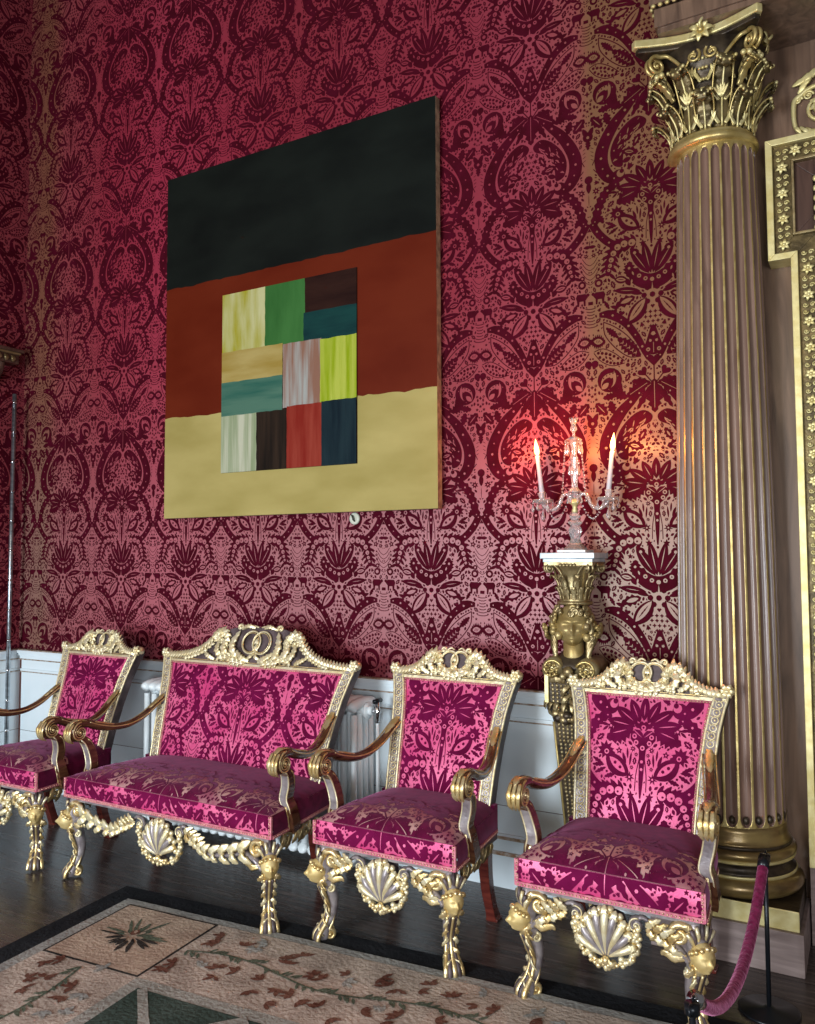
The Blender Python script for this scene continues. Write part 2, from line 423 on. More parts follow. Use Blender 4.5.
    # fish-scale wing
    p.poly([(.012, -.345), (.05, -.322), (.1, -.345), (.15, -.4), (.172, -.46), (.16, -.52), (.12, -.535), (.115, -.49), (.1, -.44), (.06, -.395), (.02, -.375)], 1, 'H', True)
    for i in range(22):
        t = R.random(); q = R.random()
        x = .035+.115*t+(.02*q-.01); y = -.355-.03*t-.14*t*q-.01
        if y < -.5: y = -.5
        p.lens(x, y, -50+R.uniform(-35, 35), .02, .0055, 2, n=4)
    p.lens(.055, -.43, -60, .06, .03, 1, 4); p.lens(.055, -.43, -60, .03, .008, 2, n=4); p.star(.02, -.42, .014, 6); p.circ(0, -.455, .008, 1, 'B')
    p.lens(.085, -.475, 15, .075, .04, 1, 4); p.lens(.088, -.475, 15, .04, .016, 2); p.lens(.088, -.475, 15, .03, .005, 3)
    p.star(.03, -.49, .012, 5); p.star(.0, -.395, .011, 4, 1, 'B'); p.circ(.045, -.51, .008); p.lens(.10, -.51, -20, .04, .02)
    p.star(.03, -.345, .006, 3); p.circ(.02, -.365, .004)
    # lily bud
    p.circ(.273, -.565, .019, 1, 'A', 12); p.lens(.273, -.60, 90, .055, .02, 1, 0, 'A'); p.lens(.273, -.66, 90, .06, .003, 1, 0, 'A', 4)
    p.strap([(.255, -.5), (.235, -.46)], .003); p.strap([(.25, -.52), (.233, -.54)], .003)
    for i in range(4): p.lens(.255, -.42-.018*i, 30, .02, .003, 1, n=3)
    # lower straps
    p.strap([(.135, -.605), (.18, -.625), (.213, -.665), (.235, -.72), (.252, -.785)], (.022, .036, .036, .034, .03), 1, dots=5, n=18, teeth=True)
    p.strap([(.262, -.765), (.235, -.815), (.19, -.865), (.135, -.90)], .03, 1, dots=5, n=16)
    p.lens(.22, -.755, 60, .05, .025, 1, 4)
    # pomegranate
    p.lens(0, -.575, 90, .09, .032, 1, 0, 'B'); p.lens(0, -.58, 90, .045, .004, 2, 0, 'B', 4)
    for a, x, y, l, w in ((62, .037, -.586, .095, .034), (33, .070, -.606, .11, .037), (8, .092, -.636, .115, .036)):
        p.lens(x, y, a, l, w, 1, 0); p.lens(x, y, a, l*.6, .004, 2, n=4)
    p.lens(.095, -.675, -24, .115, .065, 1, 6, n=12); p.lens(.095, -.668, -18, .06, .004, 2, n=4)
    p.heart(0, -.692, .052, 0, 1, 'B', 18); p.lens(0, -.64, 0, .07, .03, 1, 4, 'B')
    p.lens(.024, -.668, 38, .05, .0035, 2, n=4)
    for x, y, sd in ((0, -.646, 'B'), (.034, -.680, 'H'), (.026, -.703, 'H'), (0, -.722, 'B')):
        p.circ(x, y, .0095, 2, sd, 10); p.circ(x, y, .0045, 3, sd, 6)
    p.strap([(0, -.725), (0, -.78), (0, -.85), (0, -.905)], (.024, .017, .013, .004), 1, 'B')
    p.circ(0, -.772, .006, 2, 'B'); p.circ(0, -.80, .0055, 2, 'B')
    p.strap([(.01, -.76), (.02, -.82), (.022, -.88)], .0025)
    # side thistle
    p.lens(.096, -.79, 38, .12, .06, 1, 0, bend=-.006); p.lens(.096, -.792, 38, .085, .032, 2); p.circ(.084, -.80, .0065, 3, n=7); p.circ(.105, -.785, .0065, 3, n=7)
    p.lens(.115, -.76, 60, .06, .018, 1, 4); p.lens(.07, -.765, 70, .045, .012, 1); p.lens(.045, -.765, 95, .05, .008, 1); p.lens(.058, -.745, 85, .04, .008)
    p.star(.148, -.742, .036, 9, 1, inr=.6); p.circ(.143, -.748, .010, 2); p.circ(.143, -.748, .005, 3)
    p.star(.045, -.832, .021, 7, 1, inr=.4); p.circ(.045, -.832, .004, 2)
    p.star(.133, -.65, .02, 5, 1, inr=.4); p.circ(.133, -.65, .005, 2); p.lens(.16, -.645, 10, .035, .012); p.lens(.155, -.66, -40, .03, .01)
    for a, x, y in ((-5, .175, -.80), (25, .178, -.785), (-30, .165, -.82)): p.lens(x, y, a, .05, .014, 1, 3)
    p.lens(.125, -.835, -20, .045, .016, 1, 3)
    # berries
    BP = [(.07, -.887), (.12, -.887), (.155, -.9), (.176, -.935), (.185, -.975), (.195, -1.02)]
    p.strap(BP, (.04, .05, .048, .04, .032, .01), 1, n=22, teeth=True)
    for i in range(9):
        c = lerp_path([Vector(q) for q in BP], i/8.5); d = lerp_path([Vector(q) for q in BP], min(1, i/8.5+.05))-c
        an = math.degrees(math.atan2(d.y, d.x))
        p.lens(c.x+.022*sin(math.radians(an)+.4), c.y-.022*cos(math.radians(an)+.4), an-55, .045, .013)
        p.lens(c.x-.022*sin(math.radians(an)-.4), c.y+.022*cos(math.radians(an)-.4), an+55, .045, .013)
    for x, y, r in ((.084, -.887, .016), (.118, -.887, .0155), (.147, -.897, .0145), (.166, -.922, .013), (.176, -.95, .0115), (.182, -.975, .009), (.188, -.995, .007)):
        p.circ(x, y, r, 2, n=10); p.circ(x+r*.2, y-r*.2, r*.3, 3, n=5)
    # fan leaves
    p.lens(.053, -.973, 57, .145, .04, 1, 0); p.lens(.02, -.962, 78, .145, .034, 1, 0); p.lens(.053, -.973, 57, .1, .004, 2, n=4); p.lens(.02, -.962, 78, .1, .004, 2, n=4)
    p.circ(.073, -.935, .02, 1); p.circ(.073, -.935, .007, 2); p.circ(0, -.915, .006, 1, 'B')
    p.star(.037, -.897, .017, 5, 1); p.star(.118, -.955, .014, 5); p.star(.145, -.985, .01, 4)
    p.lens(.098, -1.005, 95, .07, .045, 1, 5, n=10); p.circ(.098, -1.0, .006, 2); p.star(.14, -1.015, .012, 5)
    p.lens(.135, -1.045, 12, .06, .03, 1); p.lens(.135, -1.045, 12, .045, .018, 2); p.lens(.135, -1.045, 12, .03, .004, 3, n=4)
    p.lens(.105, -1.06, 60, .04, .02)
    # berry arch
    p.strap([(.078, -1.005), (.07, -1.04), (.035, -1.065), (0, -1.072)], (.03, .05, .055, .055), 1, n=12)
    for x, y in ((.055, -1.04), (.028, -1.056)): p.circ(x, y, .0095, 2); p.circ(x, y, .004, 3, n=5)
    p.circ(0, -1.063, .0095, 2, 'B'); p.lens(.082, -1.025, 70, .02, .008, 2, n=4); p.lens(.088, -1.06, 100, .02, .008, 2, n=4)
    # centre flower
    for x, y in ((.021, -1.098), (.036, -1.13), (.022, -1.158)): p.circ(x, y, .0125, 1, n=8)
    p.circ(0, -1.13, .0125, 1, 'B', 8); p.heart(0, -1.18, .01, 0, 1, 'B', 8)
    p.lens(.068, -1.195, -52, .135, .058, 1, bend=-.004); p.lens(.066, -1.19, -52, .115, .036, 2); p.lens(.066, -1.19, -52, .07, .006, 3, 3, n=8)
    p.lens(.11, -1.098, 8, .115, .028, 1); p.lens(.11, -1.098, 8, .06, .003, 2, n=3); p.lens(.118, -1.145, -18, .09, .042, 1, 4); p.lens(.112, -1.143, -18, .055, .02, 2); p.lens(.075, -1.11, 20, .07, .02)
    p.lens(.175, -1.19, -35, .05, .025, 1, 4); p.lens(.165, -1.165, 20, .04, .014); p.heart(.135, -1.195, .014, 20, 1)
    # scale cone
    for r in range(6):
        y = -1.205-.021*r; k = 5-r if r else 4
        for i in range(-k+1, k, 2):
            x = i*.0105
            if x > .001: p.star(x, y, .0095, 4, 1, inr=.5)
            elif abs(x) < .001: p.star(0, y, .0095, 4, 1, 'B', inr=.5)
    # between the ogees on the other axis
    p.circ(.232, -.83, .0135, 1, n=10); p.star(.273, -.80, .012, 3, 1, 'A'); p.lens(.262, -.875, 0, .035, .014, 1); p.circ(.258, -.895, .006); p.lens(.273, -.86, 90, .03, .004, 1, 0, 'A', 4)
    p.circ(.235, -1.045, .019, 1, n=10); p.circ(.235, -1.045, .009, 2); p.circ(.237, -1.015, .012, 1); p.circ(.237, -1.015, .005, 2)
    for i in range(5): p.strap([(.273, -.96-.022*i), (.255, -.95-.022*i), (.238, -.925-.022*i)], .0022, 1, n=5)
    p.poly([(.205, -1.10), (.212, -1.085), (.25, -1.085), (.262, -1.10), (.25, -1.115), (.25, -1.14), (.242, -1.14), (.24, -1.118), (.222, -1.118), (.22, -1.14), (.212, -1.14), (.21, -1.115)], 1)
    p.circ(.261, -1.092, .008); p.poly([(.262, -1.125), (.284, -1.125), (.284, -1.14), (.262, -1.14)], 1, 'A')
    for i in range(7):
        w = .028-.012*abs(sin(i*.45+.3)); p.strap([(.273-w, -1.155-.014*i), (.273, -1.16-.014*i), (.273+w, -1.155-.014*i)], .0028, 1, 'A', 4)
    p.star(.245, .075, .006, 4); p.star(.21, -.94, .012, 4); p.lens(.212, -.99, -60, .035, .012); p.star(.2, -1.07, .01, 5); p.star(.165, -1.09, .009, 5)
    p.lens(.2, -1.15, 60, .045, .016, 1, 3)
    # small sprigs wherever the ground would stay empty
    pts = []
    for vs, fs, L, sd in p.items:
        if L != 1: continue
        for f in fs:
            q = [vs[i] for i in f]
            for i in range(len(q)):
                a_, b_ = q[i], q[(i+1) % len(q)]; d = math.hypot(a_[0]-b_[0], a_[1]-b_[1]); n = max(1, int(d/.006))
                pts += [(a_[0]+(b_[0]-a_[0])*k/n, a_[1]+(b_[1]-a_[1])*k/n) for k in range(n)]
            pts.append((sum(x for x, y in q)/len(q), sum(y for x, y in q)/len(q)))
    cell = {}
    def put(x, y):
        for xx in (x, -x, RW-x):
            for yy in (y-RH, y, y+RH): cell.setdefault((int(xx//.03), int(yy//.03)), []).append((xx, yy))
    for x, y in pts: put(x, y)
    def near(x, y):
        b_ = 9.; i, j = int(x//.03), int(y//.03)
        for a_ in (-1, 0, 1):
            for c_ in (-1, 0, 1):
                for q in cell.get((i+a_, j+c_), ()): b_ = min(b_, (q[0]-x)**2+(q[1]-y)**2)
        return math.sqrt(b_)
    # keep the pale figures of the design open
    keep = [(.273, -.47, .03, .09), (.273, -.60, .022, .08), (.273, .10, .02, .06), (.215, -.99, .012, .03)]
    def blocked(x, y): return any(abs(x-k[0]) < k[2] and abs(y-k[1]) < k[3] for k in keep) or (abs(x-(.24-.11*abs((y-.0)/.12)) ) < .012 and abs(y) < .11)
    R = random.Random(12)
    for rmin, tries in ((.019, 900), (.0135, 1600), (.0095, 2600), (.0062, 3000)):
        for _ in range(tries):
            x = R.uniform(.004, .269); y = R.uniform(-1.24, .07)
            if blocked(x, y): continue
            d = near(x, y)
            if d < rmin: continue
            r = min(d, .026)-.0019
            r = min(r, max(.003, x-.001), max(.003, .272-x))
            k = R.random(); new = len(p.items)
            an = math.degrees(math.atan2(y-round((y+.66)/RH)*RH+.62, x-.14))+R.uniform(-40, 40)
            if r < .006: p.circ(x, y, r*.9, 1, n=7) if k < .5 else p.lens(x, y, an, r*2.2, r*1.1, 1, n=4)
            elif k < .62:
                p.lens(x, y, an, r*2.25, r*1.25, 1, 4 if r > .009 else 0)
                if r > .009: p.lens(x, y, an, r*1.3, r*.22, 2, n=4)
            elif k < .82:
                p.star(x, y, r*1.05, R.choice((5, 6, 7)), 1, rot=R.uniform(0, 90), inr=.5)
                if r > .008: p.circ(x, y, r*.25, 2, n=6)
            else:
                for q in (-35, 0, 35): p.lens(x+r*.25*cos(math.radians(an+q)), y+r*.25*sin(math.radians(an+q)), an+q, r*1.5, r*.5, 1, n=4)
            for vs, fs, L, sd in p.items[new:]:
                if L == 1:
                    for q in vs: put(*q)
                    put(x, y)
    return p
PATT = make_pattern()

def pattern_tile():
    out = []
    for vs, fs, L, sd in PATT.items:
        out.append((vs, fs, L))
        if sd == 'H' or (sd == 'A'): out.append(([(-x, y) for x, y in vs], [f[::-1] for f in fs], L)) if sd == 'H' else None
    return out
TILE = pattern_tile()

def pattern_bm(u0, u1, v0, v1, grid=None, nets=None):
    """flat pattern clipped to a rectangle; returns list of (verts2d, faces, layer)"""
    res = []
    ku0 = int(math.floor((u0-.3)/RW)); ku1 = int(math.ceil((u1+.3)/RW))
    kv0 = int(math.floor((v0-.2)/RH)); kv1 = int(math.ceil((v1+1.4)/RH))
    L_mesh = {}
    for kx in range(ku0, ku1+1):
        for ky in range(kv0, kv1+1):
            dx, dy = kx*RW, ky*RH
            for ti, (vs, fs, L) in enumerate(TILE):
                jz = (ti*389 % 997)/997*.7
                xs = [v[0]+dx for v in vs]; ys = [v[1]+dy for v in vs]
                if max(xs) < u0 or min(xs) > u1 or max(ys) < v0 or min(ys) > v1: continue
                bm = L_mesh.setdefault(L, bmesh.new())
                bv = [bm.verts.new((x, y, jz)) for x, y in zip(xs, ys)]
                for f in fs:
                    if len(set(f)) > 2:
                        try: bm.faces.new([bv[i] for i in f])
                        except ValueError: pass
    for L, bm in L_mesh.items():
        for co, no in (((u0, 0, 0), (-1, 0, 0)), ((u1, 0, 0), (1, 0, 0)), ((0, v0, 0), (0, -1, 0)), ((0, v1, 0), (0, 1, 0))):
            bmesh.ops.bisect_plane(bm, geom=bm.verts[:]+bm.edges[:]+bm.faces[:], dist=1e-6, plane_co=co, plane_no=no, clear_outer=True)
        if grid:
            x = u0+grid
            while x < u1:
                bmesh.ops.bisect_plane(bm, geom=bm.verts[:]+bm.edges[:]+bm.faces[:], dist=1e-6, plane_co=(x, 0, 0), plane_no=(1, 0, 0)); x += grid
            y = v0+grid
            while y < v1:
                bmesh.ops.bisect_plane(bm, geom=bm.verts[:]+bm.edges[:]+bm.faces[:], dist=1e-6, plane_co=(0, y, 0), plane_no=(0, 1, 0)); y += grid
        bm.verts.index_update()
        res.append(([(v.co.x, v.co.y, v.co.z) for v in bm.verts], [tuple(v.index for v in f.verts) for f in bm.faces], L))
        bm.free()
    return res

def damask(mb, res, fn, off, vel, sat, keep=None):
    """drape a clipped pattern: fn(u,v)->(point, normal)"""
    for vs, fs, L in res:
        P = []; ok = []
        for q in vs:
            u, v = q[0], q[1]
            r = fn(u, v)
            if r is None: P.append((0, 0, 0)); ok.append(False)
            else: P.append(r[0]+r[1]*(off*(L+q[2]))); ok.append(True)
        used = [f for f in fs if all(ok[i] for i in f)]
        # orient every face to the surface normal
        g = []
        for f in used:
            a, b, c = P[f[0]], P[f[1]], P[f[2]]
            nn = fn(vs[f[0]][0], vs[f[0]][1])[1]
            g.append(f if (b-a).cross(c-a).dot(nn) >= 0 else f[::-1])
        idx = sorted({i for f in g for i in f}); mp = {i: k for k, i in enumerate(idx)}
        mb.add([P[i] for i in idx], [tuple(mp[i] for i in f) for f in g], vel if L % 2 else sat, False)

# ------------------------------------------------------------------ camera (815 x 1024)
F_PX = 816.
tilt = math.atan(45/F_PX); yaw = math.radians(60.45); ROLL = math.radians(0.27)
fw = Vector((-cos(yaw)*cos(tilt), sin(yaw)*cos(tilt), sin(tilt)))
rt = Vector((sin(yaw), cos(yaw), 0)); upv = rt.cross(fw)
rt, upv = rt*cos(ROLL)-upv*sin(ROLL), upv*cos(ROLL)+rt*sin(ROLL)
cd = bpy.data.cameras.new('camera'); cam = bpy.data.objects.new('camera', cd); COL.objects.link(cam)
cd.sensor_fit = 'HORIZONTAL'; cd.sensor_width = 36; cd.lens = 36*F_PX/815; cd.clip_start = .05
cam.matrix_world = Matrix(((rt.x, upv.x, -fw.x, 0), (rt.y, upv.y, -fw.y, -3.54), (rt.z, upv.z, -fw.z, 1.5), (0, 0, 0, 1)))
SC.camera = cam
SC.view_settings.view_transform = 'Standard'; SC.view_settings.look = 'None'; SC.view_settings.gamma = 1
SC.view_settings.exposure = 0.0; SC.view_settings.use_curve_mapping = False

# ------------------------------------------------------------------ room shell
XC = -5.035
mb = MB(); mb.box(XC-.2, 2.2, -4.6, .3, -.08, 0, 'floor_boards'); struct(mb.build('floor'))

def wall_fn(u, v):
    x = -1.33+u*.9972
    return Vector((x, 0, 1.15+v*.9975-.015*(x+1.3))), Vector((0, -1, 0))
mb = MB()
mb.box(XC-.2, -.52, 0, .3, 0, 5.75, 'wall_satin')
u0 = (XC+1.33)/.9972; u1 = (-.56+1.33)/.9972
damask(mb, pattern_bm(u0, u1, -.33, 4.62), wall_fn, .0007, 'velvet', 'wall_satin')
struct(mb.build('wall_back'))
def lwall_fn(u, v):
    return Vector((XC, -.273-u, 1.2+v)), Vector((1, 0, 0))
mb = MB(); mb.box(XC-.2, XC, -4.6, 0, 0, 5.75, 'side_wall_satin')
damask(mb, pattern_bm(-.273, 1.9, -.34, 4.5), lwall_fn, .0007, 'velvet', 'side_wall_satin')
struct(mb.build('wall_left'))
mb = MB(); mb.box(-.52, 2.2, .12, .3, 0, 5.75, 'panel_wood'); struct(mb.build('wall_right'))

# painted dado: panel, rail, skirting (back wall and the left return)
def dado(x0, x1, name_p, name_r, name_s, y=0., axis='x', wall=0.):
    def B(m, a0, a1, d0, d1, z0, z1, mt):
        if axis == 'x': m.box(a0, a1, -d1, -d0, z0, z1, mt)
        else: m.box(wall+d0, wall+d1, a0, a1, z0, z1, mt)
    p = MB(); B(p, x0, x1, .0, .014, 0, .86, 'white_paint'); struct(p.build(name_p))
    r = MB()
    B(r, x0, x1, .014, .040, .855, .872, 'white_paint'); B(r, x0, x1, .014, .052, .872, .892, 'white_paint')
    B(r, x0, x1, .014, .046, .892, .898, 'gilt_line'); B(r, x0, x1, .014, .03, .835, .855, 'white_paint'); B(r, x0, x1, .014, .034, .828, .835, 'gilt_line')
    B(r, x0, x1, .014, .024, .752, .768, 'white_paint'); B(r, x0, x1, .014, .026, .746, .752, 'gilt_line')
    struct(r.build(name_r, bevel=.002))
    s = MB(); B(s, x0, x1, .014, .034, 0, .145, 'white_paint'); B(s, x0, x1, .014, .042, .145, .16, 'gilt_line'); B(s, x0, x1, .014, .03, .16, .215, 'white_paint')
    B(s, x0, x1, .014, .036, .215, .226, 'gilt_line'); B(s, x0, x1, .014, .026, .226, .236, 'white_paint'); B(s, x0, x1, .0142, .0152, .36, .363, 'carved_dark')
    struct(s.build(name_s, bevel=.002))
dado(XC+.053, -.79, 'trim_1', 'trim_2', 'baseboard_back')
dado(-4.5, -.0, 'trim_3', 'trim_4', 'baseboard_left', axis='y', wall=XC)

# ------------------------------------------------------------------ painting
def paint_mat(name, a, b, sc=2., st=(1, 1, 1), rough=.6, bump=.12):
    return mat(name, a, rough, 0, b, sc, st, bump=bump, bscale=sc*4, detail=8, lo=.35, hi=.62, spec=.12)
paint_mat('paint_black', (0.0036, 0.00504, 0.00432), (0.00792, 0.0108, 0.00864), 2, (1, 1, 2), .6)
paint_mat('paint_red', (0.1044, 0.01008, 0.00216), (0.1296, 0.01584, 0.00432), 2, (1, 1, 2), .6)
paint_mat('paint_cream', (.33, .265, .080), (.43, .35, .125), 1.6, (1, 1, 2.5), .5)
paint_mat('paint_yellow', (0.32, 0.288, 0.016), (0.496, 0.48, 0.24), 5, (3, 1, .5))
paint_mat('paint_green', (0.028, 0.112, 0.024), (0.044, 0.152, 0.036), 5, (2, 1, .5))
paint_mat('paint_umber', (0.0144, 0.004, 0.0032), (0.028, 0.0096, 0.0064), 5, (.6, 1, 3))
paint_mat('paint_teal', (0.0032, 0.0256, 0.028), (0.0064, 0.044, 0.04), 5, (.6, 1, 3))
paint_mat('paint_ochre', (0.304, 0.208, 0.044), (0.4, 0.304, 0.104), 4, (.6, 1, 3))
paint_mat('paint_white', (0.336, 0.344, 0.32), (0.24, 0.12, 0.08), 6, (5, 1, .35))
paint_mat('paint_lime', (0.24, 0.32, 0.0048), (0.4, 0.448, 0.064), 6, (5, 1, .35))
paint_mat('paint_turquoise', (0.024, 0.104, 0.076), (0.072, 0.16, 0.112), 5, (.4, 1, 4))
paint_mat('paint_cream_green', (0.24, 0.288, 0.16), (0.48, 0.48, 0.352), 6, (5, 1, .3))
paint_mat('paint_coal', (0.0072, 0.0048, 0.0032), (0.028, 0.016, 0.0096), 6, (5, 1, .3))
paint_mat('paint_crimson', (0.2, 0.0144, 0.008), (0.272, 0.04, 0.024), 6, (4, 1, .4))
paint_mat('paint_navy', (0.0032, 0.0112, 0.0176), (0.0096, 0.024, 0.0304), 6, (4, 1, .4))
mat('canvas_edge', (.42, .34, .22), .8, 0, (.20, .15, .10), 30.)

pt = empty('abstract_painting', (-2.712, -.02, 2.755), 'large unframed abstract canvas with black, rust and cream bands and a patchwork of blocks', 'painting')
px0, px1, pz0, pz1 = -.91, .91, -1.022, 1.022
FY = -.043
mb = MB(); mb.box(px0, px1, FY, 0, pz0, pz1, 'canvas_edge')
def rag(a, b, z, amp, seed, n=60):
    return [(a+(b-a)*i/n, z+amp*noise.noise(Vector((i*.23, seed, 0)))+amp*.5*noise.noise(Vector((i*.9, seed, 3)))) for i in range(n+1)]
def face2(mb, poly, y, m):
    mb.add([(x, y, z) for x, z in poly], [tuple(range(len(poly)))], m, False)
def band(mb, top, bot, y, m):
    vs = [(x, y, z) for x, z in bot]+[(x, y, z) for x, z in top]; n = len(bot)
    mb.add(vs, [(i, i+1, n+i+1, n+i) for i in range(n-1)], m, False)
e1 = rag(px0, px1, .343, .010, 1.); e2 = rag(px0, px1, -.432, .014, 5.)
flat = lambda z: [(px0+(px1-px0)*i/60, z) for i in range(61)]
band(mb, flat(.37), flat(-.47), FY-.0008, 'paint_red')
band(mb, flat(pz1), e1, FY-.0016, 'paint_black'); band(mb, e2, flat(pz0), FY-.0016, 'paint_cream')
mb.build('canvas', pt)
ins = MB(); ix0, ix1, iz0, iz1 = -.462, .45, -.778, .24
ins.box(ix0, ix1, FY-.006, FY-.001, iz0, iz1, 'paint_umber')
ox, oz = 2.71, 2.755
blocks = [((-3.172, 2.66, -2.853, 2.995), 'paint_yellow'), ((-2.862, 2.655, -2.585, 2.995), 'paint_green'), ((-2.590, 2.80, -2.26, 2.995), 'paint_umber'),
 ((-2.598, 2.640, -2.26, 2.806), 'paint_teal'), ((-3.172, 2.485, -2.738, 2.662), 'paint_ochre'), ((-2.735, 2.305, -2.480, 2.655), 'paint_white'), ((-2.488, 2.305, -2.26, 2.648), 'paint_lime'),
 ((-3.172, 2.29, -2.738, 2.488), 'paint_turquoise'), ((-3.172, 1.977, -2.912, 2.297), 'paint_cream_green'), ((-2.916, 1.977, -2.702, 2.298), 'paint_coal'), ((-2.706, 1.977, -2.472, 2.312), 'paint_crimson'), ((-2.478, 1.977, -2.26, 2.316), 'paint_navy')]
for k, ((a, b, c, d), m) in enumerate(blocks):
    a += ox; c += ox; b -= oz; d -= oz; a = max(a, ix0); c = min(c, ix1); b = max(b, iz0); d = min(d, iz1)
    n = 14; w = lambda i, s, f: .0035*noise.noise(Vector((i*.5, s*3.1, k)))*f
    poly = [(a+(c-a)*i/n, b+w(i, 1, b > iz0+.01)) for i in range(n)]+[(c+w(i, 2, c < ix1-.01), b+(d-b)*i/n) for i in range(n)]
    poly += [(c-(c-a)*i/n, d+w(i, 3, d < iz1-.01)) for i in range(n)]+[(a+w(i, 4, a > ix0+.01), d-(d-b)*i/n) for i in range(n)]
    face2(ins, poly, FY-.007-.0005*k, m)
ins.build('inset_panel', pt)

# small objects on the wall
mat('pale_enamel', (.52, .55, .44), .4, 0, (.66, .66, .58), 9.); mat('dull_iron', (.04, .045, .03), .5)
mb = MB(); mb.X = Matrix.Translation((-2.318, -.001, 1.700)) @ Matrix.Rotation(PI/2, 4, 'X')
mb.lathe([(.001, 0), (.031, 0), (.032, .006), (.027, .012), (.018, .010), (.001, .009)], (0, 0, 0), 'pale_enamel', 20)
disc = tag(mb.build('wall_hook'), 'small round pale disc fixed to the damask just below the painting', 'hook')
mb = MB(); mb.X = Matrix.Translation((-2.318, -.012, 1.700))
mb.tube([(-.018, 0, .02), (-.006, -.006, .012), (.0, -.008, -.004), (.006, -.004, -.016)], [.003, .006, .006, .003], 'dull_iron', 6)
o = mb.build('hook_blade'); o.parent = disc

# picture-like shelf on the left wall
sh = empty('wall_shelf', (XC, -.62, 2.80), 'dark wall shelf with gilded edge high on the left wall at the picture edge', 'shelf')
mb = MB(); mb.box(0, .14, -.85, .52, .075, .095, 'dark_panel_wood'); mb.box(0, .125, -.83, .505, .06, .075, 'aged_gilt'); mb.box(0, .11, -.82, .50, 0, .06, 'dark_panel_wood'); mb.build('shelf_top', sh, .004)
mb = MB()
for i in range(26):
    mb.leaf([(.112, -.8+i*.05, .05), (.124, -.8+i*.05, .03), (.114, -.8+i*.05, .008)], (1, 0, 0), .02, 'aged_gilt', 2)
mb.build('gilded_frieze', sh)
for y in (-.7, .38):
    mb = MB(); mb.tube([(.0, y, -.16), (.03, y, -.10), (.07, y, -.05), (.1, y, .0)], [.02, .03, .03, .025], 'dark_panel_wood', 8); mb.build('bracket', sh)

# metal pole in the corner
pl = empty('metal_pole', (-4.93, -.14, 0), 'slim jointed steel pole standing in the left corner of the room', 'pole')
mb = MB(); P0 = Vector((-.045, .02, .0)); P1 = Vector((-.02, .01, 2.60))
mb.tube([P0, P1], .0135, 'steel_pole', 12); mb.build('pole_tube', pl)
for i in range(13):
    c = P0+(P1-P0)*((i+.9)/13.2); mb = MB()
    mb.tube([c-Vector((0, 0, .006)), c+Vector((0, 0, .006))], .0155, 'chrome', 12); mb.build('joint_ring', pl)
mb = MB(); mb.lathe([(.001, 0), (.06, 0), (.06, .008), (.02, .018), (.001, .02)], (-.02, .02, 0), 'black_metal', 24); mb.build('base_plate', pl)

# ------------------------------------------------------------------ radiator
rd = empty('radiator', (-2.9, -.14, 0), 'white column radiator against the dado behind the settee', 'radiator')
nsec = 25; sp = .058; rx0 = -.68
for k in range(nsec):
    x = rx0+k*sp; mb = MB()
    for j in range(4):
        y = .075-.05*j
        mb.tube([(x, y, .09), (x, y, .74)], .0165, 'radiator_paint', 10)
    for z in (.09, .755):
        q = [(x, .1, z+(.012 if z > .5 else -.012)), (x, .075, z+(.03 if z > .5 else -.02)), (x, 0, z+(.036 if z > .5 else -.024)), (x, -.075, z+(.03 if z > .5 else -.02)), (x, -.1, z+(.012 if z > .5 else -.012))]
        mb.tube(smooth_path(q, 12), [.02]+[.027]*10+[.02], 'radiator_paint', 10)
        mb.tube([(x-sp/2, 0, z), (x+sp/2, 0, z)], .03, 'radiator_paint', 12)
    mb.build('section', rd)
mb = MB(); xe = rx0+(nsec-.5)*sp
mb.tube([(xe, 0, .755), (xe+.012, 0, .755)], .04, 'radiator_paint', 16); mb.tube([(xe+.012, 0, .755), (xe+.03, 0, .755)], .022, 'radiator_paint', 12); mb.build('end_cap', rd)
mb = MB(); mb.tube([(xe+.03, 0, .755), (xe+.075, 0, .755)], .011, 'chrome', 8); mb.tube([(xe+.06, 0, .70), (xe+.06, 0, .80)], .012, 'chrome', 10)
mb.tube([(xe+.06, -.03, .805), (xe+.06, .03, .805)], .012, 'black_metal', 8); mb.tube([(xe+.06, 0, .70), (xe+.06, .0, .02)], .009, 'radiator_paint', 8); mb.build('valve', rd)
for x in (rx0+sp, rx0+(nsec-2)*sp):
    mb = MB(); mb.box(x-.02, x+.02, -.08, .08, 0, .075, 'radiator_paint'); mb.build('foot', rd, .004)

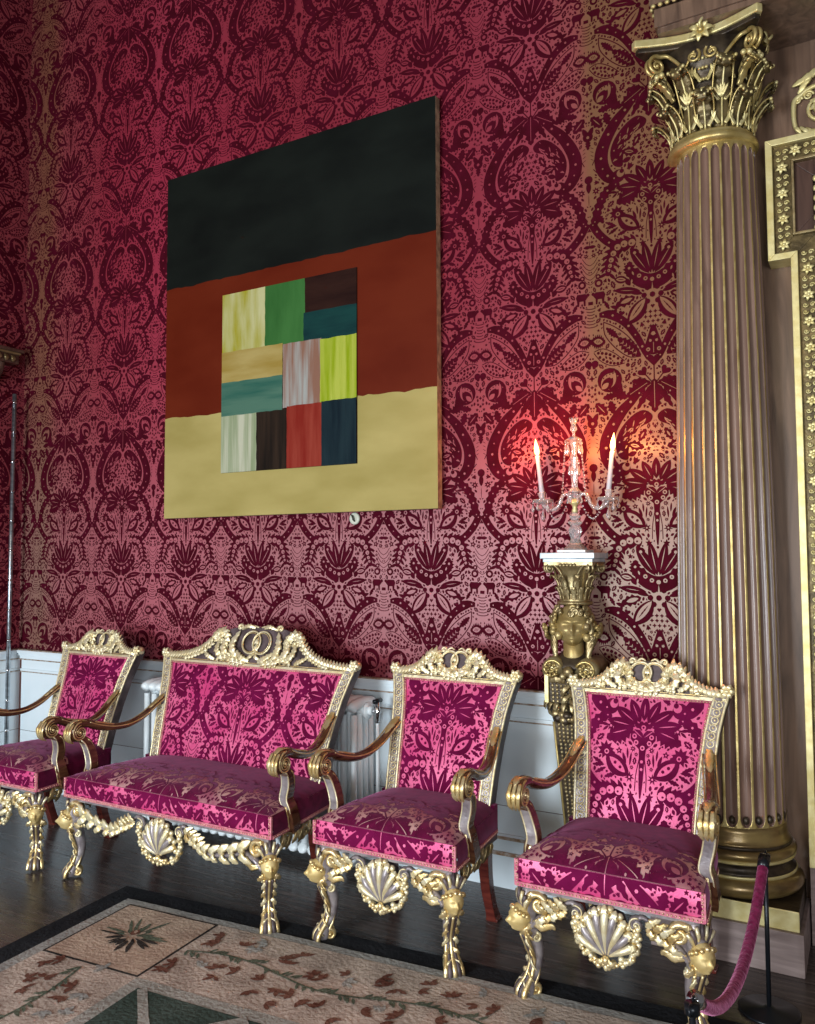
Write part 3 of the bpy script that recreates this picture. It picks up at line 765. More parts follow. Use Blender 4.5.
# ------------------------------------------------------------------ rug and its pad
def rug():
    root = empty('area_rug', (-2.875, -.965, 0), 'worn tan floral rug with a green field, its corner in front of the settee', 'rug', rz=math.radians(4.2))
    # local: +x along the chairs, -y towards the camera
    LX, LY = 4.6, -2.6
    pad = MB()
    pad.prism([(-.12, .115), (LX, .105), (LX, LY), (-.12, LY)], (0, 0, .0005), (1, 0, 0), (0, 1, 0), (0, 0, .009), 'rug_pad'); pad.build('rubber_underlay', root, .006)
    b = MB()
    def Z(x, y): return .0145+.002*noise.noise(Vector((x*4, y*4, 0)))
    def grid(x0, x1, y0, y1, m, dz, st=.1):
        nx = max(1, int((x1-x0)/st)); ny = max(1, int((y1-y0)/st))
        vs = [(x0+(x1-x0)*i/nx, y0+(y1-y0)*j/ny, Z(x0+(x1-x0)*i/nx, y0+(y1-y0)*j/ny)+dz) for j in range(ny+1) for i in range(nx+1)]
        b.add(vs, [(j*(nx+1)+i, j*(nx+1)+i+1, (j+1)*(nx+1)+i+1, (j+1)*(nx+1)+i) for j in range(ny) for i in range(nx)], m)
    b.box(0, LX, LY, 0, .0096, .014, 'rug_edge')
    grid(0, LX, LY, 0, 'rug_edge', 0)
    grid(.055, LX, LY, -.045, 'rug_border', .0014)
    grid(.055, .53, -.50, -.045, 'rug_dark', .0022); grid(.065, .52, -.49, -.055, 'rug_tan', .0030)
    grid(.53, LX, LY, -.50, 'rug_grey', .0022); grid(.585, LX, LY, -.555, 'rug_green', .0030)
    # lattice of the green field
    def strip(pts, w, m, dz, n=None):
        P = smooth_path([(x, y, 0) for x, y in pts], n or 6*len(pts)); vs = []
        for i, p in enumerate(P):
            t = (P[min(i+1, len(P)-1)]-P[max(i-1, 0)]).normalized(); q = Vector((-t.y, t.x, 0))*w*(1+.15*noise.noise(Vector((p.x*20, p.y*20, 0))))
            for s_ in (1, -1):
                r = p+q*s_; vs.append((r.x, r.y, Z(r.x, r.y)+dz))
        b.add(vs, [(2*i, 2*i+1, 2*i+3, 2*i+2) for i in range(len(P)-1)], m)
    for k in range(9):
        x = .585+.42*k
        strip([(x+.02, -.555), (x+.26, -.80), (x+.46, -1.0), (x+.66, -1.25), (x+1.1, -1.7)], .017, 'rug_grey', .0042)
        strip([(x+.46, -.555), (x+.22, -.80), (x+.02, -1.0), (x-.2, -1.25), (x-.5, -1.6)], .017, 'rug_grey', .0046) if k else strip([(x+.46, -.555), (x+.22, -.80), (x+.02, -1.0)], .017, 'rug_grey', .0046)
    def petal(x, y, a, l, w, m, dz, n=7):
        a = math.radians(a); vs = []
        for i in range(n+1):
            t = i/n; h = w/2*sin(PI*t)**.7*(1+.25*noise.noise(Vector((x*9+i, y*9, 1))))
            for s_ in (1, -1):
                X = x+cos(a)*l*t-sin(a)*h*s_; Y = y+sin(a)*l*t+cos(a)*h*s_; vs.append((X, Y, Z(X, Y)+dz))
        b.add(vs, [(2*i, 2*i+1, 2*i+3, 2*i+2) for i in range(n)], m)
    R = random.Random(5)
    # green and black sprig in the corner tile
    cx, cy = .29, -.27
    for k in range(30):
        a = k*12+R.uniform(-5, 5); d = R.uniform(.01, .05); m = 'rug_leaf' if (-10 < a < 190) else 'rug_dark'
        petal(cx+d*cos(math.radians(a)), cy+d*sin(math.radians(a)), a+R.uniform(-15, 15), R.uniform(.05, .125), R.uniform(.012, .02), m, .0046+.0002*(k % 5))
    petal(cx-.01, cy+.0, 100, .05, .035, 'rug_rust', .0062)
    for k in range(6): petal(cx+.02*cos(k), cy+.02*sin(k), k*60, .03, .014, 'rug_tan', .0064)
    # flowering vines in the border
    def vine(fx, n, L_):
        strip([fx(i/n*L_, .035*sin(i*1.1)) for i in range(n+1)], .0045, 'rug_leaf', .0036, n*6)
        k = 0; s_ = 0.
        while s_ < L_:
            off = .035*sin(s_/L_*n*1.1); sd = 1 if k % 2 else -1
            for q in range(4):
                x, y = fx(s_+q*.018, off); x2, y2 = fx(s_+q*.018+.02, off+sd*.03)
                petal(x, y, math.degrees(math.atan2(y2-y, x2-x))+R.uniform(-25, 25), .04, .012, 'rug_leaf', .0040+.0002*q)
            for dd in (R.uniform(.07, .10), -R.uniform(.07, .11), R.uniform(.13, .16)*sd):
                x, y = fx(s_+R.uniform(-.03, .05), off+dd)
                an = R.uniform(0, 360); m = 'rug_rust' if R.random() < .75 else 'rug_edge'
                for q in range(R.randint(3, 5)): petal(x, y, an+q*R.uniform(28, 50), R.uniform(.03, .055), .017, m, .0042+.0003*q)
            s_ += .085; k += 1
    vine(lambda t, o: (.56+t, -.272+o), 28, 4.0)
    vine(lambda t, o: (.29+o, -.53-t), 12, 2.0)
    b.build('rug_pile', root)
rug()

# ------------------------------------------------------------------ column
CX, CY = -.515, 0.
colm = empty('column', (CX, CY, 0), 'tall fluted brown column with gilded fillets and leafy gilded capital beside the damask wall', 'column')
mb = MB(); mb.box(-.272, .266, -.262, .11, 0, .150, 'plinth_wood'); mb.build('pedestal', colm, .003)
mb = MB(); mb.box(-.256, .252, -.240, .11, .150, .221, 'bronze_dark'); mb.box(-.256, .252, -.248, -.240, .150, .222, 'frame_gilt'); mb.build('plinth', colm, .003)
def torus_prof(r, z0, z1, k=7):
    c = (z0+z1)/2; h = (z1-z0)/2
    return [(r-h+h*cos(-PI/2+PI*i/k), c+h*sin(-PI/2+PI*i/k)) for i in range(k+1)]
mb = MB()
mb.lathe(torus_prof(.255, .222, .292), (0, 0, 0), 'base_gilt', 48)
mb.lathe([(.23, .290), (.232, .300), (.228, .302)], (0, 0, 0), 'frame_gilt', 48)
mb.lathe([(.228, .302), (.216, .310), (.210, .322), (.212, .334), (.222, .342)], (0, 0, 0), 'bronze_dark', 48)
mb.lathe([(.224, .342), (.228, .350)], (0, 0, 0), 'frame_gilt', 48)
mb.lathe(torus_prof(.232, .350, .392), (0, 0, 0), 'base_gilt', 48)
mb.lathe([(.213, .390), (.216, .398), (.213, .404)], (0, 0, 0), 'bronze_dark', 48)
mb.lathe([(.213, .404), (.206, .41), (.202, .425), (.199, .45), (.198, .47)], (0, 0, 0), 'base_gilt', 48)
mb.build('base_moulding', colm)
def shaft():
    mb = MB(); NF = 24; K = 12
    def R0(z):
        t = (z-.46)/2.70; return .197-.043*t+.008*sin(PI*t)
    zb, zt = .505, 3.115; h = .032
    rows = [.455, .47] + [zb-h+h*(1-cos(PI/2*i/5)) for i in range(6)] + [zb+.02, .8, 1.3, 1.8, 2.3, 2.8, zt-.02] + [zt+h*sin(PI/2*i/5) for i in range(6)] + [3.155, 3.17]
    W = .40
    def wz(z):
        if z < zb: q = (zb-z)/h
        elif z > zt: q = (z-zt)/h
        else: return W
        return W*math.sqrt(max(0, 1-q*q)) if q < 1 else 0
    ph = [-.5+i/K for i in range(K)]
    vs = []
    for z in rows:
        w = wz(z)
        for f in range(NF):
            for i in range(K):
                p = ph[i]
                # squeeze sample positions so that edges of the flute fall on samples
                if w > 0:
                    e = [-.5, -.5+(.5-w)/2, -w-.004, -w+.004, -.72*w, -.35*w, 0, .35*w, .72*w, w-.004, w+.004, .5-(.5-w)/2]
                    p = e[i]
                d = .020*math.sqrt(max(0, 1-(p/w)**2)) if w > 0 and abs(p) < w else 0
                a = 2*PI*(f+.5+p)/NF; r = R0(z)-d
                vs.append((r*cos(a), r*sin(a), z))
    n = NF*K; fsw = []; fsg = []
    for j in range(len(rows)-1):
        mid = (wz(rows[j])+wz(rows[j+1]))/2
        for i in range(n):
            q = (j*n+i, j*n+(i+1) % n, (j+1)*n+(i+1) % n, (j+1)*n+i); k = i % K
            inside = mid > 0 and 2 <= k <= 9
            (fsw if inside else fsg).append(q)
    mb.add(vs, fsw, 'shaft_wood', True); o = len(mb.v)-len(vs)
    kk = mb.m('column_gilt')
    for f in fsg: mb.f.append(f); mb.mi.append(kk); mb.sm.append(True)
    for f in range(NF):
        a = 2*PI*(f+.5)/NF; r = .188
        mb.ball((r*cos(a), r*sin(a), .497), (.012, .012, .016), 'bronze_dark', 8, 6)
    mb.build('shaft', colm)
shaft()
def capital():
    cap = MB()
    cap.lathe([(.155, 3.165), (.174, 3.168), (.181, 3.18), (.176, 3.196), (.163, 3.2), (.167, 3.21), (.161, 3.218), (.15, 3.22)], (0, 0, 0), 'column_gilt', 40)
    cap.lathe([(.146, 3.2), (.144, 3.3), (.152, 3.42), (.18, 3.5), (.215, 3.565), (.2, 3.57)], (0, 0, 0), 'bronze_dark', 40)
    c = cap.build('capital', colm); c.location.x = -.012
    def A(deg): a = math.radians(deg); return Vector((cos(a), sin(a), 0))
    for tier, (z0, z1, out, ph, w) in enumerate(((3.215, 3.345, .055, 0, .046), (3.22, 3.46, .075, 22.5, .046))):
        for k in range(8):
            d = A(45*k+ph-90); 
            if d.y > .75: continue
            mb = MB()
            P = [d*.150+Vector((0, 0, z0)), d*.158+Vector((0, 0, z0+(z1-z0)*.45)), d*(.175+out*.3)+Vector((0, 0, z0+(z1-z0)*.85)), d*(.175+out*.85)+Vector((0, 0, z1)), d*(.175+out)+Vector((0, 0, z1-.022)), d*(.175+out*.75)+Vector((0, 0, z1-.04))]
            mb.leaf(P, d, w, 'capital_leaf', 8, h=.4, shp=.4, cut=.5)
            mb.tube(smooth_path([p+d*.012 for p in P[:4]], 8), .0045, 'frame_gilt', 5)
            s_ = Vector((-d.y, d.x, 0))
            for q in (-1, 1):
                mb.tube(smooth_path([p+d*.007+s_*(q*w*f) for p, f in zip(P, (.3, .75, .8, .6, .3))], 14), .0038, 'column_gilt', 5)
                for e in range(3): mb.ball(P[4]+s_*(q*w*(.25+.25*e))+d*.004+Vector((0, 0, .008*e)), .0075, 'frame_gilt', 6, 5)
                for e in range(5):
                    b0 = P[0]*(1+.02*e)+s_*(q*.012)+d*.014+Vector((0, 0, .01+e*.03)); mb.leaf([b0, b0+s_*(q*.018)+Vector((0, 0, .03)), b0+s_*(q*.03)+d*.01+Vector((0, 0, .05))], d, .011, 'frame_gilt', 2)
            mb.build('acanthus_leaf', c)
    for k in range(4):
        dg = A(45+90*k)
        if dg.y > 0: pass
        for sgn in (-1, 1):
            s_ = Vector((-dg.y, dg.x, 0))*sgn
            mb = MB(); cc = dg*.262+Vector((0, 0, 3.515))+s_*.012
            st = (dg*.15+s_*.085)+Vector((0, 0, 3.36))
            mb.scroll(cc, dg, (0, 0, 1), .045, .008, PI*.62, -1.6, .009, 'column_gilt', lead=[st, st*1.0+dg*.03+Vector((0, 0, .10)), dg*.215+s_*.03+Vector((0, 0, 3.548))], seg=7)
            mb.build('corner_volute', c)
            mb = MB(); s2 = s_
            fx = A(45+90*k+45*sgn)
            cc = fx*.192+Vector((0, 0, 3.515))-Vector((-fx.y, fx.x, 0))*sgn*.035
            tg = Vector((-fx.y, fx.x, 0))*sgn
            mb.scroll(cc, tg*-1, (0, 0, 1), .03, .006, PI*.6, 1.4, .007, 'column_gilt', lead=[fx*.16-tg*.085+Vector((0, 0, 3.37)), fx*.17-tg*.08+Vector((0, 0, 3.46))])
            mb.build('helix', c)
        mb = MB()
        for q in range(3):
            mb.leaf([dg*.18+Vector((0, 0, 3.38)), dg*.225+Vector((0, 0, 3.43+.02*q)), dg*.265+Vector((0, 0, 3.445+.02*q)), dg*.285+Vector((0, 0, 3.425+.02*q))], dg, .022, 'capital_leaf' if q % 2 else 'column_gilt', 6, cut=.5)
        for q in range(5): mb.ball(dg*(.26+.01*(q % 2))+Vector((-dg.y, dg.x, 0))*(-.04+.02*q)+Vector((0, 0, 3.46)), .012, 'frame_gilt', 7, 5)
        mb.build('corner_leaf', c)
    # abacus with hollowed sides and blossoms
    ab = MB(); poly = []
    for k in range(4):
        a, b = A(-135+90*k)*.355, A(-45+90*k)*.355; n = A(-90+90*k)
        ta = (b-a).normalized()*.018
        for i in range(13):
            t = i/12; p = (a+ta)*(1-t)+(b-ta)*t - n*(.062*sin(PI*t)); poly.append((p.x-.02, p.y))
    ab.prism([(x*.955, y*.955) for x, y in poly], (0, 0, 3.566), (1, 0, 0), (0, 1, 0), (0, 0, .022), 'bronze_dark')
    ab.prism(poly, (0, 0, 3.586), (1, 0, 0), (0, 1, 0), (0, 0, .034), 'frame_gilt'); ab.build('abacus', c, .005)
    for k in range(3):
        d = A(180+90*k) ; s_ = Vector((-d.y, d.x, 0)); cc = d*.205+Vector((0, 0, 3.60)); mb = MB()
        for q in range(7):
            a = 2*PI*q/7; r_ = s_*cos(a)+Vector((0, 0, 1))*sin(a); mb.leaf([cc, cc+r_*.025+d*.018, cc+r_*.048+d*.012], d, .014, 'frame_gilt', 2)
        mb.tube(smooth_path([cc+d*.01, cc+d*.035+Vector((0, 0, .015)), cc+d*.03+s_*.012+Vector((0, 0, .035)), cc+d*.02+s_*.0+Vector((0, 0, .03))], 10), [.008, .006, .006, .004], 'frame_gilt', 6)
        mb.ball(cc+d*.012, .016, 'column_gilt'); mb.build('blossom', c)
        mb = MB()   # husk drops and fronds between the volutes
        for z in (3.54, 3.50, 3.46, 3.42, 3.38, 3.34):
            w = .03-.004*((3.54-z)/.04)
            for q in (-1, 0, 1): mb.ball(d*.185*(1 if z > 3.45 else .93)+s_*(q*w*.6)+Vector((0, 0, z)), .007, 'frame_gilt', 6, 5)
        for q in (-1, 1):
            for e, zz in enumerate((3.43, 3.33)):
                b0 = d*.17+s_*(q*(.055+.01*e))+Vector((0, 0, zz))
                for a in (-.6, -.3, 0, .3, .6):
                    r_ = s_*sin(a)+Vector((0, 0, cos(a))); mb.leaf([b0, b0+r_*.03+d*.006, b0+r_*.05+d*.012], d, .008, 'frame_gilt', 1, n=5)
        mb.build('husk_drop', c)
capital()

# entablature over the column
mb = MB(); mb.box(-.69, 2.2, -.24, .12, 3.622, 3.645, 'panel_wood'); mb.box(-.70, 2.2, -.25, .12, 3.645, 3.72, 'panel_wood'); mb.box(-.715, 2.2, -.265, .12, 3.735, 3.80, 'panel_wood')
mb.box(-.73, 2.2, -.28, .12, 3.84, 4.4, 'panel_wood'); mb.box(-.74, 2.2, -.30, .12, 4.4, 4.5, 'frame_gilt')
mb.box(-.722, 2.2, -.272, .12, 3.80, 3.84, 'aged_gilt')
for i in range(70):
    mb.ball((-.70+i*.0275, -.262, 3.728), (.010, .008, .008), 'frame_gilt', 7, 5)
for i in range(60):
    x = -.71+i*.033; mb.leaf([(x, -.275, 3.805), (x, -.292, 3.82), (x, -.286, 3.842)], (0, -1, 0), .013, 'frame_gilt', 1, n=5)
for i in range(6): mb.ball((-.712, -.24+i*.04, 3.728), (.008, .010, .008), 'frame_gilt', 7, 5)
struct(mb.build('trim_5', bevel=.003))

# ------------------------------------------------------------------ door surround with gilded frame
dr = struct(empty('door_1', (0, .12, 0)))
mb = MB()
Y = -.11
# flat outer fillet: ear block above, leg below
def lpoly(o):   # outline offset inwards by o
    return [(-.326+o, 3.19-o), (-.326+o, 2.69+o), (-.243+o, 2.69+o), (-.243+o, .30), ]
def fillet(o0, o1, y0, y1, m):
    a, b = lpoly(o0), lpoly(o1)
    a = [(2.0, 3.19-o0)]+a; b = [(2.0, 3.19-o1)]+b
    for i in range(len(a)-1):
        mb.prism([a[i], a[i+1], b[i+1], b[i]], (0, y0, 0), (1, 0, 0), (0, 0, 1), (0, y1-y0, 0), m)
fillet(0, .026, Y, 0, 'frame_gilt'); fillet(.026, .094, Y+.02, 0, 'capital_leaf'); fillet(.094, .104, Y+.005, 0, 'aged_gilt'); fillet(.104, .17, Y+.03, 0, 'dark_panel_wood')
mb.box(-.073, 2., Y+.05, 0, .0, 3.02, 'panel_wood'); mb.box(-.243, -.07, Y+.02, 0, 0, .30, 'plinth_wood')
mb.build('door_casing', dr, .002)
mb = MB()
def orn(x, z, horiz):
    y = Y+.012
    for q in range(6):
        a = 2*PI*q/6+.3; mb.leaf([(x, y, z), (x+.013*cos(a), y-.008, z+.013*sin(a)), (x+.026*cos(a), y, z+.026*sin(a))], (0, -1, 0), .009, 'frame_gilt', 1, n=5)
    mb.ball((x, y-.006, z), .008, 'frame_gilt', 7, 5)
def orn2(x, z, horiz):
    y = Y+.014; dx, dz = (1, 0) if horiz else (0, 1)
    for s_ in (-1, 1):
        for t in (-1, 1):
            mb.scroll((x+dx*s_*.014+dz*t*.013, y, z+dz*s_*.014+dx*t*.013), (1, 0, 0), (0, 0, 1), .011, .003, 0, 1.2*t, .0035, 'frame_gilt', n=9, seg=4)
z = .36; k = 0
while z < 2.72:
    (orn if k % 2 else orn2)(-.183, z, False); z += .053; k += 1
x = -.14
z = 2.75
while z < 3.15:
    (orn if k % 2 else orn2)(-.266, z, False); z += .053; k += 1
x = -.215
while x < 1.0:
    (orn if k % 2 else orn2)(x, 3.13, True); x += .053; k += 1
mb.build('carved_band', dr)
mb = MB()
for i in range(90): mb.ball((-.118, Y+.018, .33+i*.026), (.006, .006, .009), 'frame_gilt', 6, 4)
for i in range(16): mb.ball((-.135+.0*i, Y+.02, 2.86-.022*i), (.008, .007, .008), 'frame_gilt', 6, 4) if i < 2 else None
for zz in (2.80, 2.84, 2.88, 2.92, 2.96, 3.0):
    for q in (-1, 1): mb.ball((-.135+.012*q, Y+.015, zz), (.010, .008, .013), 'frame_gilt', 7, 5)
for xx in range(14): mb.ball((-.12+xx*.04, Y+.015, 3.01), (.012, .008, .009), 'frame_gilt', 7, 5)
mb.build('bead_border', dr)
# gilded scrollwork over the door
mb = MB(); oy = -.015
mb.scroll((-.12, oy, 3.33), (1, 0, 0), (0, 0, 1), .105, .03, PI*.9, -1.3, .011, 'frame_gilt', lead=[(-.17, oy, 3.21), (-.215, oy, 3.26)])
mb.scroll((-.205, oy, 3.375), (1, 0, 0), (0, 0, 1), .018, .006, 0, 1.5, .005, 'frame_gilt'); mb.scroll((-.165, oy, 3.385), (1, 0, 0), (0, 0, 1), .02, .006, 0, 1.5, .005, 'frame_gilt')
mb.leaf([(-.12, oy, 3.49), (-.16, oy-.01, 3.46), (-.225, oy-.005, 3.435)], (0, -1, 0), .02, 'frame_gilt', 4); mb.leaf([(-.2, oy, 3.40), (-.17, oy-.01, 3.44), (-.13, oy-.005, 3.475)], (0, -1, 0), .015, 'frame_gilt', 4)
for a in range(5): mb.leaf([(-.11, oy, 3.34), (-.11-.03*cos(a*.7-1), oy-.012, 3.34+.03*sin(a*.7-1)), (-.11-.055*cos(a*.7-1), oy, 3.34+.055*sin(a*.7-1))], (0, -1, 0), .014, 'frame_gilt', 2)
for i in range(14): mb.ball((-.19+.014*i+.006*(i % 3), oy, 3.205+.005*(i % 4)+.004*i), .009, 'frame_gilt', 7, 5)
for q in range(6):
    mb.leaf([(-.22+.02*q, oy, 3.27-.01*q), (-.21+.03*q, oy-.01, 3.25-.012*q), (-.19+.03*q, oy, 3.225)], (0, -1, 0), .010, 'frame_gilt', 2)
mb.scroll((.18, oy, 3.36), (-1, 0, 0), (0, 0, 1), .12, .03, PI*.9, -1.3, .013, 'frame_gilt', lead=[(.3, oy, 3.22), (.33, oy, 3.3)])
mb.build('scroll_carving', dr)

# ------------------------------------------------------------------ carved heads
def add_head(mb, c, R, m, rz=0., nu=36, nv=28, tiltx=0., amp=1.7, wide=.72):
    """head facing -y (before rz), R = half height"""
    X = Matrix.Translation(c) @ Matrix.Rotation(rz, 4, 'Z') @ Matrix.Rotation(tiltx, 4, 'X')
    g = lambda x, s: math.exp(-(x/s)**2)
    vs = [None]*0; rows = []
    def P(th, ph):
        dx, dy, dz = sin(ph)*sin(th), -sin(ph)*cos(th), cos(ph)
        x, y, z = dx*wide, dy*.86, dz*1.0
        if z < -.1: k = 1-.30*min(1, (-z-.1)/.8)**1.3; x *= k
        if z < -.3 and y > 0: y *= .8
        f = max(0., -dy)**.6
        x0 = x
        nose = g(x0, .10)*(.22*max(0, 1-abs((z+.14)/.30))**.8)*(1 if z < .16 else .0) + g(x0, .07)*.05*g(z-.05, .2)
        eye = -.085*(g(abs(x0)-.27, .14)*g(z-.10, .10)) + .045*(g(abs(x0)-.27, .075)*g(z-.085, .05))
        brow = .05*g(abs(x0)-.27, .2)*g(z-.26, .07)
        cheek = .05*g(abs(x0)-.34, .16)*g(z+.2, .16)
        lips = .075*g(x0, .17)*g(z+.385, .04)+.07*g(x0, .14)*g(z+.50, .045)-.05*g(x0, .2)*g(z+.44, .025)
        chin = .09*g(x0, .18)*g(z+.76, .13)
        y -= amp*f*(nose+eye+brow+cheek+lips+chin)
        return Vector((x*R, y*R, z*R))
    vs.append(X @ P(0, 0.0001))
    for j in range(1, nv):
        for i in range(nu):
            # concentrate samples at the face
            t = 2*PI*i/nu; th = t-.55*sin(t)*.6
            vs.append(X @ P(th, PI*j/nv))
    vs.append(X @ P(0, PI-.0001)); T = len(vs)-1
    fs = [(0, 1+i, 1+(i+1) % nu) for i in range(nu)]+[(T, T-nu+(i+1) % nu, T-nu+i) for i in range(nu)]
    for j in range(nv-2):
        for i in range(nu): fs.append((1+j*nu+i, 1+(j+1)*nu+i, 1+(j+1)*nu+(i+1) % nu, 1+j*nu+(i+1) % nu))
    mb.add(vs, fs, m)
    return X

# ------------------------------------------------------------------ torchere pedestal with a bust
hx, hy = -1.113, -.122
hm = empty('bust_pedestal', (hx, hy, 0), 'carved bronzed pedestal with a curly-haired head under a leafy capital between two armchairs', 'pedestal')
hm.scale = (1, .88, 1)
mb = MB(); mb.box(-.118, .118, -.118, .118, 1.490, 1.515, 'marble_top'); mb.box(-.108, .108, -.108, .108, 1.475, 1.490, 'marble_top'); mb.build('marble_slab', hm, .003)
mb = MB()
mb.lathe([(.062, 1.305), (.066, 1.31), (.06, 1.32), (.056, 1.36), (.062, 1.41), (.08, 1.45), (.10, 1.475)], (0, 0, 0), 'aged_gilt', 28)
mb.lathe([(.07, 1.292), (.078, 1.298), (.078, 1.305), (.066, 1.31)], (0, 0, 0), 'aged_gilt', 28)
for k in range(14):
    a = 2*PI*k/14; d = Vector((cos(a), sin(a), 0)); mb.leaf([d*.06+Vector((0, 0, 1.312)), d*.066+Vector((0, 0, 1.345)), d*.078+Vector((0, 0, 1.368)), d*.083+Vector((0, 0, 1.358))], d, .014, 'aged_gilt', 3)
for k in range(8):
    a = 2*PI*k/8+PI/8; d = Vector((cos(a), sin(a), 0)); mb.leaf([d*.06+Vector((0, 0, 1.33)), d*.072+Vector((0, 0, 1.39)), d*.098+Vector((0, 0, 1.42)), d*.105+Vector((0, 0, 1.405))], d, .018, 'aged_gilt', 4)
for k in range(4):
    a = PI/4+PI/2*k; d = Vector((cos(a), sin(a), 0)); s0 = Vector((-d.y, d.x, 0))
    for q in (-1, 1):
        mb.scroll(d*.122+s0*(q*.01)+Vector((0, 0, 1.448)), d, (0, 0, 1), .023, .005, PI*.62, -1.5, .0065, 'aged_gilt', n=16, lead=[d*.06+s0*(q*.035)+Vector((0, 0, 1.36)), d*.08+s0*(q*.025)+Vector((0, 0, 1.43))], seg=5)
for k in range(4):
    a = PI/2*k; d = Vector((cos(a), sin(a), 0)); s0 = Vector((-d.y, d.x, 0))
    mb.box(-.1 if abs(d.x) < .5 else .085*d.x-.02, .1 if abs(d.x) < .5 else .085*d.x+.02, -.1 if abs(d.y) < .5 else .085*d.y-.02, .1 if abs(d.y) < .5 else .085*d.y+.02, 1.462, 1.476, 'aged_gilt')
    for q in range(5): mb.ball(d*.108+s0*(-.03+.015*q)+Vector((0, 0, 1.462)), .009, 'aged_gilt', 6, 5)
mb.build('leafy_capital', hm)
mb = MB(); HC = Vector((0, -.045, 1.205))
XM = add_head(mb, HC, .090, 'bust_gilt', rz=math.radians(14), nu=52, nv=40, amp=2.1, wide=.84)
mb.tube([(0, -.02, 1.02), (0, -.03, 1.09), (0, -.035, 1.15)], [.062, .045, .042], 'bust_gilt', 16)
mb.tube([(0, .02, 1.10), (0, .02, 1.30)], [.05, .055], 'bronze_dark', 14)
hd = mb.build('head', hm)
mb = MB(); R = random.Random(11)
for k in range(130):      # curls around the face and down the neck
    a = R.uniform(-PI*.95, PI*.95); zz = R.uniform(-.75, .95)
    if abs(a) < .85 and zz < .62: continue
    r = math.sqrt(max(.1, 1-zz*zz*.75)); c = Vector((sin(a)*r*.092+(.012 if zz < 0 else 0)*(1 if a > 0 else -1), -cos(a)*r*.085, zz*.085))
    if zz < .0: c.x *= 1.15
    c = XM @ c
    mb.scroll(c, (cos(a), sin(a), .3), (0, .1, 1), .015, .004, R.uniform(0, 6), R.choice((-1.2, 1.2)), .0085, R.choice(('aged_gilt', 'bust_gilt')), n=8, seg=5)
for k in range(46):
    a = R.uniform(.75, 2.6)*R.choice((-1, 1)); zz = R.uniform(-.55, .75); r = math.sqrt(max(.15, 1-zz*zz*.8))
    c = XM @ Vector((sin(a)*r*.086, -cos(a)*r*.080, zz*.088)); rr_ = R.uniform(.012, .019); mb.ball(c, (rr_, rr_, rr_*1.1), R.choice(('aged_gilt', 'bust_gilt')), 8, 6)
for s_ in (-1, 1):
    for q in range(4):
        mb.tube(smooth_path([(s_*(.066+.005*q), -.03, 1.25-.02*q), (s_*(.085), -.05, 1.19-.02*q), (s_*(.07), -.06, 1.14-.02*q), (s_*.082, -.055, 1.10-.015*q)], 12), [.009, .012, .010, .005], 'aged_gilt', 6)
mb.build('curly_hair', hd)
mb = MB()
mb.lathe([(.05, 1.10), (.075, 1.075), (.10, 1.055), (.115, 1.035), (.11, 1.02)], (0, 0, 0), 'bronze_dark', 24, sy=.95)
for s_ in (-1, 1):
    mb.tube([(s_*.070, -.105, 1.022), (s_*.074, -.05, 1.028), (s_*.074, .08, 1.028)], [.048, .050, .046], 'aged_gilt', 20)
    mb.scroll((s_*.074, -.112, 1.024), (s_, 0, 0), (0, 0, 1), .044, .006, PI*.9, -2.0, .0055, 'column_gilt', n=30)
    for q in range(7):
        a = q*.9; mb.leaf([(s_*.074+.012*cos(a), -.115, 1.024+.012*sin(a)), (s_*.074+.024*cos(a), -.124, 1.024+.024*sin(a)), (s_*.074+.036*cos(a+.3), -.114, 1.024+.036*sin(a+.3))], (0, -1, 0), .008, 'bust_gilt', 2)
    mb.leaf([(s_*.02, -.11, .975), (s_*.05, -.125, .985), (s_*.085, -.115, .975)], (0, -1, 0), .018, 'aged_gilt', 4)
mb.ball((0, -.12, 1.02), .022, 'aged_gilt'); mb.ball((.02, -.128, 1.0), .015, 'aged_gilt'); mb.ball((-.02, -.128, 1.0), .015, 'aged_gilt')
mb.build('shoulder_scrolls', hm)
mb = MB()
def taper(z): return lerp_tab([(.0, .055), (.15, .038), (.39, .046), (.80, .078), (.86, .092), (1.02, .10)], z)
for a, b in ((.12, .39), (.39, .80), (.80, .86), (.86, 1.02)):
    p, q = taper(a), taper(b)
    v = [(-p, -p, a), (p, -p, a), (p, p, a), (-p, p, a), (-q, -q, b), (q, -q, b), (q, q, b), (-q, q, b)]
    mb.add(v, [(0, 3, 2, 1), (4, 5, 6, 7), (0, 1, 5, 4), (1, 2, 6, 5), (2, 3, 7, 6), (3, 0, 4, 7)], 'bronze_dark', False)
mb.box(-.09, .09, -.09, .09, 0, .06, 'bronze_dark'); mb.box(-.07, .07, -.07, .07, .06, .12, 'aged_gilt')
z = .18
while z < .99:
    w = taper(z); k = max(3, int((w-.012)*2/.017))
    for i in range(k):
        t = -w+.012+(2*w-.024)*(i+(.5 if int(z*1000) % 2 else .5))/k
        mb.ball((t, -w, z), (.0075, .006, .0085), 'aged_gilt', 6, 4); mb.ball((-w, t, z), (.006, .0075, .0085), 'aged_gilt', 6, 4)
        mb.ball((w, t, z), (.006, .0075, .0085), 'aged_gilt', 6, 4)
    z += .0165
for s_ in (-1, 1):
    for y_ in (-1, 1):
        P_ = [(s_*taper(z), y_*taper(z), z) for z in (.13, .39, .6, .8)]; mb.tube(P_, .0055, 'column_gilt', 6)
    mb.box(s_*.098-.008, s_*.098+.008, -.112, -.098, .885, 1.0, 'frame_gilt')
mb.build('tapering_shaft', hm)
mb = MB(); R = random.Random(4)
